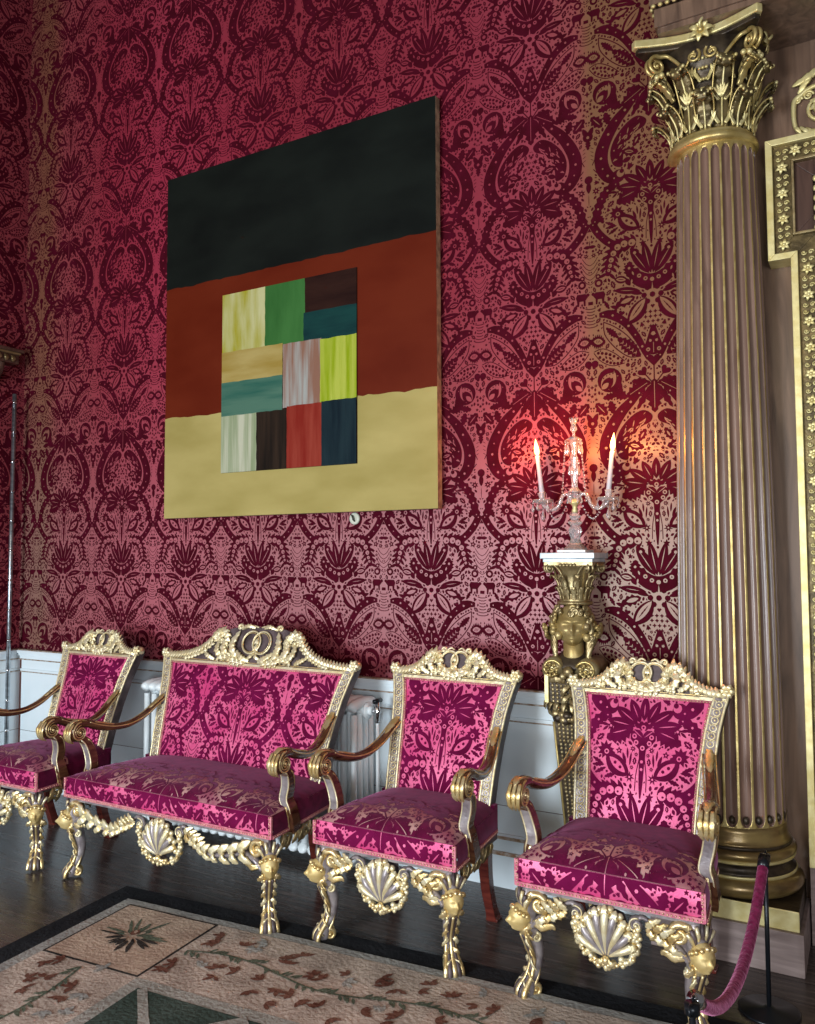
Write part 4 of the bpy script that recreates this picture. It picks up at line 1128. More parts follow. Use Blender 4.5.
for k in range(46):
    t = -1.25+2.5*k/45; a = t*1.25
    c = Vector((.108*sin(a), -.108*cos(a)*.98, .862-.035*cos(a*1.2)+R.uniform(-.016, .016)))
    r = R.uniform(.011, .02); mb.ball(c, (r, r, r*R.uniform(.8, 1.2)), R.choice(['aged_gilt', 'bronze_dark', 'aged_gilt']), 9, 7)
for k in range(12):
    a = -1.5+3*k/11; c = Vector((.105*sin(a), -.105*cos(a), .862)); d = Vector((sin(a), -cos(a), 0))
    mb.leaf([c, c+d*.025+Vector((0, 0, .02)), c+d*.035+Vector((0, 0, -.01))], d, .015, 'aged_gilt', 2)
for q in range(5):
    mb.leaf([(0, -.10, .98-.02*q), ((-1)**q*.02, -.115, .96-.02*q), ((-1)**q*.03, -.105, .93-.02*q)], (0, -1, 0), .013, 'aged_gilt', 3)
mb.build('fruit_swag', hm)

# ------------------------------------------------------------------ crystal candelabrum and its candles
cb = empty('candelabrum', (hx+.008, hy-.005, 1.515), 'cut-glass two-armed candelabrum hung with drops standing on the bust pedestal', 'candelabrum')
mb = MB(); mb.box(-.062, .062, -.062, .062, 0, .012, 'marble_top'); mb.build('foot_slab', cb, .002)
mb = MB(); G = 'crystal'
mb.lathe([(.05, .012), (.052, .018), (.040, .028), (.026, .042), (.020, .06), (.024, .075), (.029, .09), (.028, .105), (.018, .115), (.026, .122), (.032, .13), (.026, .137), (.016, .142), (.022, .15), (.026, .158), (.018, .166), (.010, .172)], (0, 0, 0), G, 10, smooth=False)
mb.build('stem', cb)
mb = MB(); mb.lathe([(.010, .172), (.014, .18), (.009, .19), (.012, .205), (.022, .212), (.022, .22), (.012, .228), (.008, .235)], (0, 0, 0), 'frame_gilt', 14); mb.build('hub', cb)
mb = MB()
mb.lathe([(.010, .232), (.018, .245), (.012, .258), (.024, .268), (.014, .282), (.013, .30), (.019, .35), (.012, .36), (.018, .41), (.011, .42), (.015, .46), (.018, .478), (.020, .482), (.008, .492), (.006, .52), (.016, .532), (.014, .545), (.004, .56)], (0, 0, 0), G, 8, smooth=False)
mb.build('spire', cb)
mb = MB(); mb.lathe([(.004, .505), (.02, .50), (.036, .488), (.034, .485), (.018, .494), (.004, .498)], (0, 0, 0), G, 16); mb.build('canopy', cb)
mb = MB(); mb.lathe([(.004, .275), (.02, .272), (.03, .262), (.028, .259), (.018, .266), (.004, .268)], (0, 0, 0), G, 16); mb.build('lower_canopy', cb)
mb = MB()
for k in range(8):
    a = PI*k/4; mb.leaf([(0, 0, .545), (.012*cos(a), .012*sin(a), .565), (.02*cos(a), .02*sin(a), .585)], (cos(a), sin(a), .2), .007, G, 1, n=5)
mb.ball((0, 0, .575), .009, G, 7, 5); mb.build('finial', cb)
def drop(x, y, z, l=.034, r=.008, par=None):
    mb = MB(); mb.tube([(x, y, z), (x, y, z-.012)], .0007, 'chrome', 4); mb.ball((x, y, z-.012), .0048, G, 6, 4)
    mb.lathe([(.0005, z-.018), (r*.45, z-.018-l*.25), (r, z-.018-l*.65), (r*.7, z-.018-l*.88), (.0005, z-.018-l)], (x, y, 0), G, 6, smooth=False)
    return mb.build('glass_drop', par)
for k in range(8):
    a = PI*k/4+.2; drop(.034*cos(a), .034*sin(a), .486, .045, .0065, cb)
for k in range(6):
    a = PI*k/3+.5; drop(.021*cos(a), .021*sin(a), .400, .05, .0065, cb)
for k in range(6):
    a = PI*k/3+.2; drop(.029*cos(a), .029*sin(a), .260, .03, .006, cb)
CPX = .145
cups = []
for s_ in (-1, 1):
    mb = MB(); P_ = smooth_path([(s_*.008, 0, .222), (s_*.03, 0, .252), (s_*.055, 0, .245), (s_*.072, 0, .205), (s_*.10, 0, .188), (s_*.132, 0, .20), (s_*CPX, 0, .22)], 26)
    mb.tube(P_, .0085, G, 7); ar = mb.build('arm', cb)
    mb = MB(); mb.lathe([(.003, .212), (.02, .214), (.040, .224), (.046, .232), (.044, .235), (.03, .226), (.012, .222), (.010, .225)], (s_*CPX, 0, 0), G, 18); mb.build('drip_pan', ar)
    mb = MB(); mb.X = Matrix.Translation((s_*CPX, 0, .222)) @ Matrix.Rotation(s_*.11, 4, 'Y')
    mb.lathe([(.008, 0), (.016, .006), (.013, .018), (.016, .034), (.019, .042), (.0165, .044), (.0125, .03), (.0125, .012)], (0, 0, 0), G, 10, smooth=False); mb.build('candle_cup', ar)
    for k in range(6):
        a = PI*k/3+.3; d = drop(s_*CPX+.043*cos(a), .043*sin(a), .232, .036 if k % 2 else .028, .008, ar)
    d = drop(s_*CPX, 0, .205, .045, .010, ar)
    # bead chains from the canopy to the pan and under the arms
    mb = MB()
    for i in range(20):
        t = i/19; x = s_*(.034+.02*t); z_ = .482-.26*t+.0*sin(PI*t); mb.ball((x, -.012, z_), (.0042, .0042, .0055), G, 6, 4)
    for i in range(15):
        t = i/14; x = s_*(.03+.10*t); z_ = .215-.07*sin(PI*t); mb.ball((x, -.008, z_), (.0042, .0042, .0042), G, 6, 4)
    mb.build('bead_chain', ar)
for s_, lab in ((-1, 'lit white candle leaning left in the left arm of the glass candelabrum'), (1, 'lit white candle leaning right in the right arm of the glass candelabrum')):
    c = empty('candle', (hx+.008+s_*CPX, hy-.005, 1.515+.232), lab, 'candle'); c.rotation_euler = (0, s_*.11, 0)
    mb = MB(); mb.lathe([(.0105, 0), (.0108, .01), (.0095, .19), (.0085, .198), (.004, .196)], (0, 0, 0), 'candle_wax', 16); mb.build('wax_stick', c)
    mb = MB(); mb.tube([(0, 0, .195), (.001, 0, .206)], .0012, 'black_metal', 6); mb.build('wick', c)
    mb = MB(); mb.lathe([(.001, .198), (.008, .206), (.0115, .219), (.0095, .238), (.005, .256), (.0006, .276)], (0, 0, 0), 'flame', 14); mb.build('flame', c)

# ------------------------------------------------------------------ gilded seating
XV, YV, ZV = Vector((1, 0, 0)), Vector((0, 1, 0)), Vector((0, 0, 1))
YL = [(.0, .0), (.40, .0), (.47, .006), (.58, .036), (.70, .075), (.82, .118), (.95, .168), (1.2, .255)]
def yl(z): return lerp_tab(YL, z)
HB = [(.36, .246), (.47, .250), (.60, .256), (.72, .264), (.84, .277), (.92, .293), (.97, .308), (1.1, .32)]

def make_leg(root, sx, ex):
    """carved front leg at the corner; ex = extra half width"""
    cxl = sx*(.272+ex); cyl = -.425
    d = Vector((sx*.7071, -.7071, 0)); q = Vector((d.y*-1, d.x, 0))
    B = Vector((cxl, cyl, 0))
    pt_ = lambda dd, z, s=0.: B+d*dd+q*s+Vector((0, 0, z))
    mb = MB()
    P_ = smooth_path([pt_(-.01, .375), pt_(.008, .33), pt_(.006, .28), pt_(-.002, .235), pt_(-.018, .19), pt_(-.026, .14), pt_(-.018, .095), pt_(.002, .055), pt_(.014, .025), pt_(.014, .008)], 30)
    mb.tube(P_, [.026, .034, .034, .028, .025, .022, .021, .024, .029, .024], 'silvered', 10, up=tuple(q), flat=(1., .9))
    # gilt ridges running down the shin and splaying over the foot
    for k, off in enumerate((-1, -.5, 0, .5, 1)):
        a = off*.9
        pts = [pt_(.008+.027*cos(a), .215, .026*sin(a)), pt_(-.008+.023*cos(a), .17, .022*sin(a)), pt_(-.020+.021*cos(a), .125, .020*sin(a)), pt_(-.008+.023*cos(a), .075, .024*sin(a)), pt_(.018+.026*cos(a), .035, .036*sin(a)), pt_(.026+.024*cos(a), .008, .042*sin(a))]
        mb.tube(smooth_path(pts, 18), [.006, .007, .006, .008, .011, .008], 'gilt' if k % 2 == 0 else 'carved_dark', 6)
    for k, (dd, z_) in enumerate(((.012, .205), (-.002, .168), (-.006, .132), (.004, .095), (.022, .062))):
        for e in (-1, 1):
            b0 = pt_(dd+.004, z_, e*.004); b1 = pt_(dd+.012, z_-.012, e*.020); b2 = pt_(dd-.004, z_-.036, e*.030)
            mb.leaf([b0, b1, b2], d, .010, 'gilt' if k % 2 else 'pale_gilt', 3, h=.5, cut=.45)
    for e in (-1, 1):
        mb.scroll(pt_(-.012, .205, e*.026), d, ZV, .017, .004, PI*.5, 1.3*e, .006, 'pale_gilt', n=14)
        mb.leaf([pt_(.02, .232, e*.014), pt_(.024, .222, e*.032), pt_(.008, .205, e*.046)], d, .014, 'gilt', 4, h=.4, cut=.5)
    # foot volute curling back
    for s_ in (-1, 1):
        mb.scroll(pt_(-.012, .026, s_*.014), d, ZV, .021, .005, PI*.45, 1.3, .008, 'gilt', n=16, lead=[pt_(-.03, .12, s_*.012), pt_(-.022, .075, s_*.013)], seg=6)
    # scroll bracket behind the mask
    mb.scroll(pt_(.012, .215), d, ZV, .018, .004, PI*.5, -1.2, .010, 'gilt', n=14, flat=(1, 2.2))
    leg = mb.build('leg', root)
    m2 = MB(); hc = pt_(.036, .270)
    rz = math.atan2(d.y, d.x)+PI/2
    XX = add_head(m2, hc, .047, 'mask_gilt', rz=rz, nu=34, nv=30, amp=1.5, wide=.78)
    m2.tube([pt_(.02, .25), pt_(.012, .215)], [.022, .026], 'gilt', 10)
    for k in range(7):   # rayed head-dress
        a = (k-3)*.30
        b0 = pt_(.028, .300, .024*sin(a*1.2)); b1 = pt_(.040-.006*abs(k-3)*.5, .34-.004*abs(k-3), .045*sin(a)); b2 = pt_(.038-.008*abs(k-3)*.4, .372-.010*abs(k-3), .062*sin(a))
        m2.tube([b0, b1, b2], [.005, .008, .006], 'pale_gilt' if k % 2 == 0 else 'carved_dark', 6)
    for k in range(9):
        a = -1.9+3.8*k/8; c = XX @ Vector((sin(a)*.038, -cos(a)*.026, .036-.018*abs(a)**1.2*.6)); m2.ball(c, .009, 'gilt', 7, 5)
    m2.build('carved_mask', leg)
    return leg

def make_seating(name, label, cat, group, bench=False):
    root = empty(name, (0, 0, 0), label, cat, group)
    ex = .31 if bench else 0.; exb = .283 if bench else 0.
    hwF = .306+ex; hwR = .268+exb+.02*bench; D = .452; zE = .466; zB = .378; dr_ = zE-zB
    def hb(z): return lerp_tab(HB, z)+exb+(ex-exb)*max(0, min(1, (z-.4)/.55))
    inner = lambda z: hb(z)-.056
    # -- seat
    def hw(b): return hwR+(hwF-hwR)*min(1, max(0, b/D))
    def top(a, b):
        h = hw(b); s = max(-1, min(1, a/h)); t = max(-1, min(1, 2*b/D-1))
        return Vector((a, -b, zE+.052*((1-s**4)*(1-abs(t)**3.5 if t > 0 else 1-.35*t*t))**.7))
    def seat_fn(u, v):
        a = u; b = .200-v
        if b > D+1e-5:
            if abs(a) > hwF+1e-4: return None
            t = b-D; bl = .008*sin(PI*min(1, t/dr_))
            return Vector((a, -D-.002-bl, zE-t)), Vector((0, -1, .0))
        h = hw(b)
        if abs(a) > h+1e-5:
            t = abs(a)-h
            if t > dr_+1e-4: return None
            s = 1 if a > 0 else -1
            return Vector((s*(h+.002+.008*sin(PI*min(1, t/dr_))), -b, zE-t)), Vector((s, 0, 0))
        p = top(a, b); e = .004
        n = (top(a+e, b)-top(a-e, b)).cross(top(a, b-e)-top(a, b+e))
        n = Vector((0, 0, 1)) if n.length < 1e-12 else n.normalized()
        return p, (n if n.z > 0 else -n)
    mb = MB()
    nx = 44 if bench else 26; ny = 18
    vs = []
    for j in range(ny+1):
        b = D*j/ny
        for i in range(nx+1): vs.append(top(hw(b)*(-1+2*i/nx), b))
    mb.add(vs, [(j*(nx+1)+i, (j+1)*(nx+1)+i, (j+1)*(nx+1)+i+1, j*(nx+1)+i+1) for j in range(ny) for i in range(nx)], 'seat_velvet')
    # faces hanging down: front then sides then back
    def apr(line, nrm, m='pink_satin'):
        k = 6; vs = []
        for p in line:
            for j in range(k+1):
                t = dr_*j/k; vs.append(Vector((p[0], p[1], zE-t))+Vector(nrm)*(.001+.008*sin(PI*j/k)))
        mb.add(vs, [(i*(k+1)+j, i*(k+1)+j+1, (i+1)*(k+1)+j+1, (i+1)*(k+1)+j) for i in range(len(line)-1) for j in range(k)], m)
    apr([(-hwF+2*hwF*i/24, -D) for i in range(25)], (0, -1, 0))
    for s in (-1, 1): apr([(s*hw(D*i/12), -D*i/12) for i in range(13)], (s, 0, 0), 'seat_velvet')
    mb.box(-hwR, hwR, -.012, .02, zB, zE+.02, 'seat_velvet'); mb.box(-hwR+.01, hwR-.01, -D+.01, 0, zB-.001, zB+.004, 'carved_dark')
    vfr = .200-(D+dr_)
    res = pattern_bm(-hwF, hwF, vfr+.012, .200-D-.0001, .028)
    damask(mb, res, seat_fn, .0012, 'chair_velvet', 'pink_satin')
    def fn_top(u, v):
        b = .2-v; h = hw(b)
        if abs(u) > h-.003: return None
        return seat_fn(u, v)
    bb0 = .275; nx2 = nx*2; vs = []
    for j in range(9):
        b = bb0+(D-bb0)*j/8
        for i in range(nx2+1):
            xx = hw(b)*(-1+2*i/nx2); bq = b
            if j == 0: bq = bb0+.045*noise.noise(Vector((xx*9, 2., 0)))+.02*sin(xx*23)
            vs.append(top(xx, bq)+Vector((0, 0, .0010)))
    mb.add(vs, [(j*(nx2+1)+i, (j+1)*(nx2+1)+i, (j+1)*(nx2+1)+i+1, j*(nx2+1)+i+1) for j in range(8) for i in range(nx2)], 'seat_figure')
    damask(mb, pattern_bm(-hwF+.002, hwF-.002, .2005-D, .200-bb0+.03, .026), fn_top, .0012, 'seat_velvet', 'seat_figure')
    pb = Pat(); R = random.Random(8)
    for k in range(int(hwF*2/.016)):
        x = -hwF+.02+(2*hwF-.04)*R.random(); b = bb0+R.uniform(-.05, .075 if k % 2 else .03)
        pb.lens(x, .2-b, R.uniform(-60, 60), R.uniform(.04, .09), R.uniform(.02, .038), 1, R.choice((0, 4, 5)))
    damask(mb, [([(x, y, .9) for x, y in vs_], fs_, L_) for vs_, fs_, L_, sd_ in pb.items], fn_top, .0012, 'seat_velvet', 'seat_figure')
    mb.build('seat_cushion', root)
    # -- nails and gimp
    mb = MB()
    e = .0095
    F0 = [(-hwF-.003, -D-e), (hwF+.003, -D-e)]
    mb.box(-hwF-.004, hwF+.004, -D-e-.001, -D-.001, zB-.002, zB+.013, 'pink_gimp')
    for s in (-1, 1):
        mb.box(s*hwF-.007, s*hwF+.007, -D-e-.0015, -D-.002, zB, zE, 'pink_gimp')
        p0, p1 = Vector((s*(hwF+.006), -D, 0)), Vector((s*(hwR+.006), 0, 0))
        mb.prism([(0, zB-.002), ((p1-p0).length, zB-.002), ((p1-p0).length, zB+.012), (0, zB+.012)], p0, (p1-p0).normalized(), ZV, (s*.004, 0, 0), 'pink_gimp')
        n = int((p1-p0).length/.0125)
        for i in range(n): p = p0.lerp(p1, (i+.5)/n); mb.ball((p.x+s*.004, p.y, zB+.005), .0034, 'nail_brass', 6, 4)
        for i in range(7): mb.ball((s*(hwF-.002), -D-e-.003, zB+.016+i*.0115), .0034, 'nail_brass', 6, 4)
    n = int(2*hwF/.0125)
    for i in range(n): mb.ball((-hwF+2*hwF*(i+.5)/n, -D-e-.003, zB+.005), .0034, 'nail_brass', 6, 4)
    mb.build('nail_trim', root)
    # -- back panel
    z0, z1 = .455, .952
    def bk(x, z, off=0.):
        s = x/inner(z); pil = .014*max(0, (1-s*s))**.6*max(0, 1-((z-.70)/.26)**4)**.6 if abs(s) < 1 and z0 <= z <= z1 else 0
        return Vector((x, yl(z)-.012-pil, z))
    def back_fn(u, v):
        z = .947+(v+.53)*.955; x = u*.955; e = .003
        n = (bk(x+e, z)-bk(x-e, z)).cross(bk(x, z+e)-bk(x, z-e)); n.normalize()
        return bk(x, z), (n if n.y < 0 else -n)
    mb = MB(); nx = 40 if bench else 20; nz = 16; vs = []
    for j in range(nz+1):
        z = z0+(z1-z0)*j/nz
        for i in range(nx+1): vs.append(bk(inner(z)*(-1+2*i/nx), z))
    mb.add(vs, [(j*(nx+1)+i, j*(nx+1)+i+1, (j+1)*(nx+1)+i+1, (j+1)*(nx+1)+i) for j in range(nz) for i in range(nx)], 'pink_satin')
    for a, b in ((.42, .58), (.58, .70), (.70, .82), (.82, .952)):
        pa, pb = inner(a)+.01, inner(b)+.01; ya, yb = yl(a), yl(b)
        v = [(-pa, ya-.006, a), (pa, ya-.006, a), (pa, ya+.02, a), (-pa, ya+.02, a), (-pb, yb-.006, b), (pb, yb-.006, b), (pb, yb+.02, b), (-pb, yb+.02, b)]
        mb.add(v, [(0, 3, 2, 1), (4, 5, 6, 7), (0, 1, 5, 4), (1, 2, 6, 5), (2, 3, 7, 6), (3, 0, 4, 7)], 'mahogany', False)
    v0 = (z0-.947)/.955-.53; v1 = (z1-.012-.947)/.955-.53
    uT = (inner(z1)-.010)/.955; uB = (inner(z0)-.010)/.955
    res = pattern_bm(-uT, uT, v0+.02, v1, .06)
    def inside_fn(u, v): return back_fn(u, v)
    cl = []
    for vs, fs, L in res:     # trim along the slanting sides
        bm = bmesh.new(); bv = [bm.verts.new(q) for q in vs]
        for f in fs:
            try: bm.faces.new([bv[i] for i in f])
            except ValueError: pass
        zm = .82; uM = (inner(zm)-.010)/.955; vM = (zm-.947)/.955-.53
        for s in (-1, 1):
            no = Vector((s*(vM-v0), -(uM-uB), 0))
            bmesh.ops.bisect_plane(bm, geom=bm.verts[:]+bm.edges[:]+bm.faces[:], dist=1e-6, plane_co=(s*uM, vM, 0), plane_no=no, clear_outer=True) if s else None
        bm.verts.index_update()
        cl.append(([tuple(q.co) for q in bm.verts], [tuple(q.index for q in f.verts) for f in bm.faces], L)); bm.free()
    damask(mb, cl, back_fn, .0011, 'chair_velvet', 'pink_satin')
    mb.build('back_panel', root)
    mb = MB()
    L_ = [(-inner(z)+.002, z) for z in [z0+.01+(z1-z0-.01)*i/10 for i in range(11)]]
    for s in (-1, 1):
        pts = [Vector((s*x, yl(z)-.016, z)) for x, z in L_]
        mb.tube(pts, .006, 'pink_gimp', 6, flat=(1, .6), up=(0, -1, 0))
        n = int((z1-z0)/.0115)
        for i in range(n):
            z = z0+.015+(z1-z0-.02)*i/n; mb.ball((s*(inner(z)-.004), yl(z)-.021, z), .0032, 'nail_brass', 6, 4)
    zt = z1-.006; w = inner(zt)
    mb.tube([(-w, yl(zt)-.016, zt), (w, yl(zt)-.016, zt)], .006, 'pink_gimp', 6, flat=(1, .6), up=(0, -1, 0))
    n = int(2*w/.0115)
    for i in range(n): mb.ball((-w+2*w*(i+.5)/n, yl(zt)-.021, zt-.001), .0032, 'nail_brass', 6, 4)
    mb.build('nail_trim', root)
    # -- stiles
    for s in (-1, 1):
        mb = MB()
        zs = [.345+(.985-.345)*i/22 for i in range(23)]
        C = [Vector((s*(hb(z)-.028), yl(z)+.004, z)) for z in zs]
        mb.tube(C, 1., 'carved_dark', up=(0, -1, 0), sect=[(-.028, -.026), (.028, -.026), (.028, .022), (-.028, .022)], smooth=False)
        mb.tube(C, 1., 'silvered', up=(0, -1, 0), sect=[(-.021, .018), (.021, .018), (.021, .025), (-.021, .025)], smooth=False)
        for e in (-1, 1):
            mb.tube([c+Vector((e*.0235, -.026, 0)) for c in C], .0052, 'pale_gilt', 6)
        z = .50; k = 0
        while z < .955:
            if abs(z-.76) > .035:
                c = Vector((s*(hb(z)-.028), yl(z)-.0225, z)); mb.ring(c, .0125, .0026, XV, Vector((0, .3, 1)), 'pale_gilt', 12, 4)
                mb.ball(c, (.0045, .003, .0045), 'gilt', 6, 4)
                for e in (-1, 1): mb.tube([c+Vector((e*.004, 0, .012)), c+Vector((e*.018, 0, .016))], .0022, 'pale_gilt', 4)
            z += .0275; k += 1
        mb.box(s*(hb(.73)-.028)-.026, s*(hb(.73)-.028)+.026, yl(.73)-.028, yl(.73)-.015, .722, .730, 'pale_gilt')
        mb.leaf([Vector((s*(hb(.42)-.028), yl(.42)-.024, .40)), Vector((s*(hb(.46)-.028), yl(.46)-.03, .46)), Vector((s*(hb(.5)-.028), yl(.5)-.024, .495))], (0, -1, 0), .014, 'pale_gilt', 2)
        st = mb.build('stile', root)
        mb = MB(); c = Vector((s*(hb(.985)-.012), yl(.985)-.018, .990))
        mb.scroll(c+Vector((0, .02, 0)), Vector((s, 0, 0)), ZV, .018, .005, -PI*.4, 1.2, .010, 'pale_gilt', n=12, flat=(1, 2.))
        mb.ball(c+Vector((0, -.006, 0)), .011, 'pale_gilt', 8, 6)
        for q in range(6):
            a = 2*PI*q/6; r_ = XV*cos(a)+ZV*sin(a); mb.leaf([c, c+r_*.016+Vector((0, -.010, 0)), c+r_*.030], (0, -1, 0), .0105, 'pale_gilt', 2, h=.6)
        mb.build('rosette', st)
        # back leg
        mb = MB()
        P_ = smooth_path([(s*(hb(.4)-.024), .004, .40), (s*(hb(.4)-.024), -.010, .30), (s*(hb(.4)-.022), .0, .17), (s*(hb(.4)-.020), .035, .06), (s*(hb(.4)-.018), .06, 0)], 16)
        mb.tube(P_, [1., .95, .85, .8, .95], 'mahogany', up=(0, -1, 0), sect=[(-.024, -.026), (.024, -.026), (.024, .026), (-.024, .026)], smooth=False)
        mb.box(s*(hb(.4)-.018)-.026, s*(hb(.4)-.018)+.026, .034, .092, 0, .012, 'mahogany')
        o = mb.build('leg', root, .003); o['label'] = 'plain dark mahogany back leg'
        make_leg(root, s, ex)
        # arm
        xs = lambda x: s*(x+ex*(1 if x > .29 else (.9)) if bench else x)
        ax0 = hb(.77)-.03
        mb = MB()
        lead = [(s*ax0, yl(.77)-.005, .775), (s*(ax0+.010), .035, .735), (s*(ax0+.024), -.03, .690), (s*(ax0+.04), -.11, .660), (s*(ax0+.055), -.20, .657), (s*(ax0+.068), -.29, .678), (s*(ax0+.074), -.345, .700)]
        Cc = Vector((s*(ax0+.078), -.395, .664)); AF = Vector((0, -1, 0))
        mb.scroll(Cc, AF, ZV, .040, .012, PI*.52, -1.55, .0205, 'arm_wood', n=30, lead=lead, seg=12, eye=False, flat=(1, 1.3))
        lp = smooth_path(lead, 30)
        for e in (-1, 1):
            mb.tube([p+Vector((e*.0235, 0, .006)) for p in lp[2:]], .0034, 'gilt', 5)
            mb.scroll(Cc+Vector((e*.023, 0, 0)), AF, ZV, .050, .006, PI*.52, -1.75, .0042, 'gilt', n=36, eye=True)
            mb.scroll(Cc+Vector((e*.023, 0, 0)), AF, ZV, .036, .006, PI*.52, -1.4, .0032, 'gilt', n=30, eye=False)
        mb.leaf([p+Vector((0, 0, .015)) for p in lp[1:9]], (0, -.5, 1), .020, 'gilt', 4, h=.35)
        mb.leaf([Vector(lead[4])+Vector((0, 0, .014)), Vector(lead[5])+Vector((0, 0, .016)), Cc+Vector((0, .0, .058)), Cc+Vector((0, -.045, .042))], (0, 0, 1), .024, 'gilt', 6, h=.3)
        for e in (-.6, 0, .6):
            mb.leaf([Cc+Vector((e*.028, -.035, .045)), Cc+Vector((e*.03, -.058, .012)), Cc+Vector((e*.026, -.054, -.026)), Cc+Vector((e*.02, -.03, -.05))], AF, .011, 'gilt', 3, h=.5)
        mb.build('arm', root)
        mb = MB()
        P_ = smooth_path([Cc+Vector((0, .012, -.028)), Cc+Vector((-s*.004, .046, -.055)), Cc+Vector((-s*.014, .064, -.105)), Cc+Vector((-s*.026, .066, -.16)), (s*(hw(.31)+.006), -.325, .462), (s*(hw(.30)+.010), -.312, .40), (s*(hw(.30)+.008), -.305, .372)], 24)
        mb.tube(P_, [.75, .9, 1, 1, 1.1, 1.25, 1.1], 'arm_wood', up=(s, 0, 0), sect=[(-.020, -.022), (.020, -.022), (.020, .022), (-.020, .022)], smooth=False)
        mb.tube([p+Vector((0, -.0175, .002)) for p in P_[3:]], 1., 'silvered', up=(s, 0, 0), sect=[(-.004, -.016), (.005, -.016), (.005, .016), (-.004, .016)], smooth=False)
        for e in (-1, 1): mb.tube([p+Vector((e*.0175, -.020, 0)) for p in P_[2:]], .0036, 'pale_gilt', 5); mb.tube([p+Vector((e*.0195, .016, 0)) for p in P_[2:]], .003, 'gilt', 5)
        for q in range(3): mb.leaf([P_[14+2*q]+Vector((0, -.020, .0)), P_[16+2*q]+Vector((0, -.026, 0)), P_[18+2*q]+Vector((0, -.021, 0))], AF, .008, 'gilt', 1, n=6)
        mb.build('arm_support', root)
        # carved side rail
        mb = MB(); xx = lambda y: s*(hw(-y)-.006)
        mb.scroll((xx(-.33), -.335, .335), YV, ZV, .030, .006, PI*.5, 1.3, .0095, 'aged_gilt', lead=[(xx(-.2), -.17, .365), (xx(-.25), -.25, .345)][::1], flat=(1, 1.3))
        mb.scroll((xx(-.20), -.21, .325), YV, ZV, .034, .008, 0, 1.4, .010, 'aged_gilt', flat=(1, 1.3)); mb.scroll((xx(-.09), -.10, .335), YV, ZV, .028, .006, PI, -1.4, .009, 'aged_gilt', lead=[(xx(-.02), -.02, .36), (xx(-.03), -.04, .35)], flat=(1, 1.3))
        for q in range(7): mb.leaf([(xx(-.05-.05*q), -.05-.05*q, .365), (xx(-.05-.05*q)+s*.01, -.07-.05*q, .335), (xx(-.05-.05*q), -.085-.05*q, .305-.01*(q % 2))], (s, 0, 0), .017, 'aged_gilt' if q % 2 else 'gilt', 3)
        mb.prism([(-.43, zB-.002), (-.01, zB-.002), (-.01, zB-.024), (-.43, zB-.024)], (s*(hwR+.004)-.006, 0, 0), YV, ZV, (.012, 0, 0), 'carved_dark')
        mb.build('side_apron', root)
    # -- crest
    mb = MB(); zc = .955; n_ = (Vector((0, yl(1.1)-yl(.96), .14))).normalized(); o = Vector((0, yl(zc)-.014, zc)); th = Vector((0, .034, -.008)); AFn = Vector((0, -1, .33)).normalized()
    H = hb(.97)-.02
    prof = [(-.02, .205), (.25, .200), (.40, .178), (.47, .150), (.52, .112), (.60, .075), (.72, .048), (.86, .034), (1.0, .030)] if bench else [(-.02, .138), (.25, .136), (.40, .122), (.50, .098), (.58, .068), (.68, .048), (.80, .036), (.90, .032), (1.0, .030)]
    N_ = 40; up_ = [(H*(-1+2*i/N_), lerp_tab(prof, abs(-1+2*i/N_))-.006) for i in range(N_+1)]
    # small quads instead of one concave sheet
    for i in range(N_):
        mb.prism([(up_[i][0], 0), (up_[i+1][0], 0), up_[i+1], up_[i]], o, XV, n_, th, 'carved_dark')
    mb.prism([(-H-.01, -.004), (H+.01, -.004), (H+.01, .008), (-H-.01, .008)], o+Vector((0, -.008, 0)), XV, n_, (0, .012, 0), 'pale_gilt')
    mb.prism([(-H, .011), (H, .011), (H, .015), (-H, .015)], o+Vector((0, -.004, 0)), XV, n_, (0, .006, 0), 'gilt')
    cr = mb.build('crest', root)
    mb = MB(); W = lambda x, h, f=.004: o+XV*x+n_*h-Vector((0, f, 0))
    for s in (-1, 1):
        m_ = 19 if bench else 11
        for i in range(m_):
            t = 1.0-.58*i/(m_-1); x = H*t; h = lerp_tab(prof, t)
            x2 = H*(t-.055); h2 = lerp_tab(prof, max(0, t-.055))
            dv = Vector((x2-x, h2-h)).normalized(); nv_ = Vector((-dv.y, dv.x)) 
            if nv_.y < 0: nv_ = -nv_
            b0 = W(s*x, h-.018, .006); b1 = W(s*(x+dv.x*.022), h+dv.y*.022-.004, .018); b2 = W(s*(x+dv.x*.034+nv_.x*.018), h+dv.y*.034+nv_.y*.018, .006)
            mb.leaf([b0, b1, b2], AFn, .0125, 'pale_gilt', 3, h=.35, cut=.5)
            b3 = W(s*(x+dv.x*.012-nv_.x*.034), h+dv.y*.012-nv_.y*.034, .008)
            if h > .04: mb.leaf([b0, (b0+b3)/2-Vector((0, .006, 0)), b3], AFn, .0125, 'pale_gilt', 3, h=.6, cut=.45)
    hm_ = prof[1][1]; k_ = 1.3 if bench else 1.
    Rr = (.058 if bench else .042); cz = hm_*.60 if bench else hm_*.64
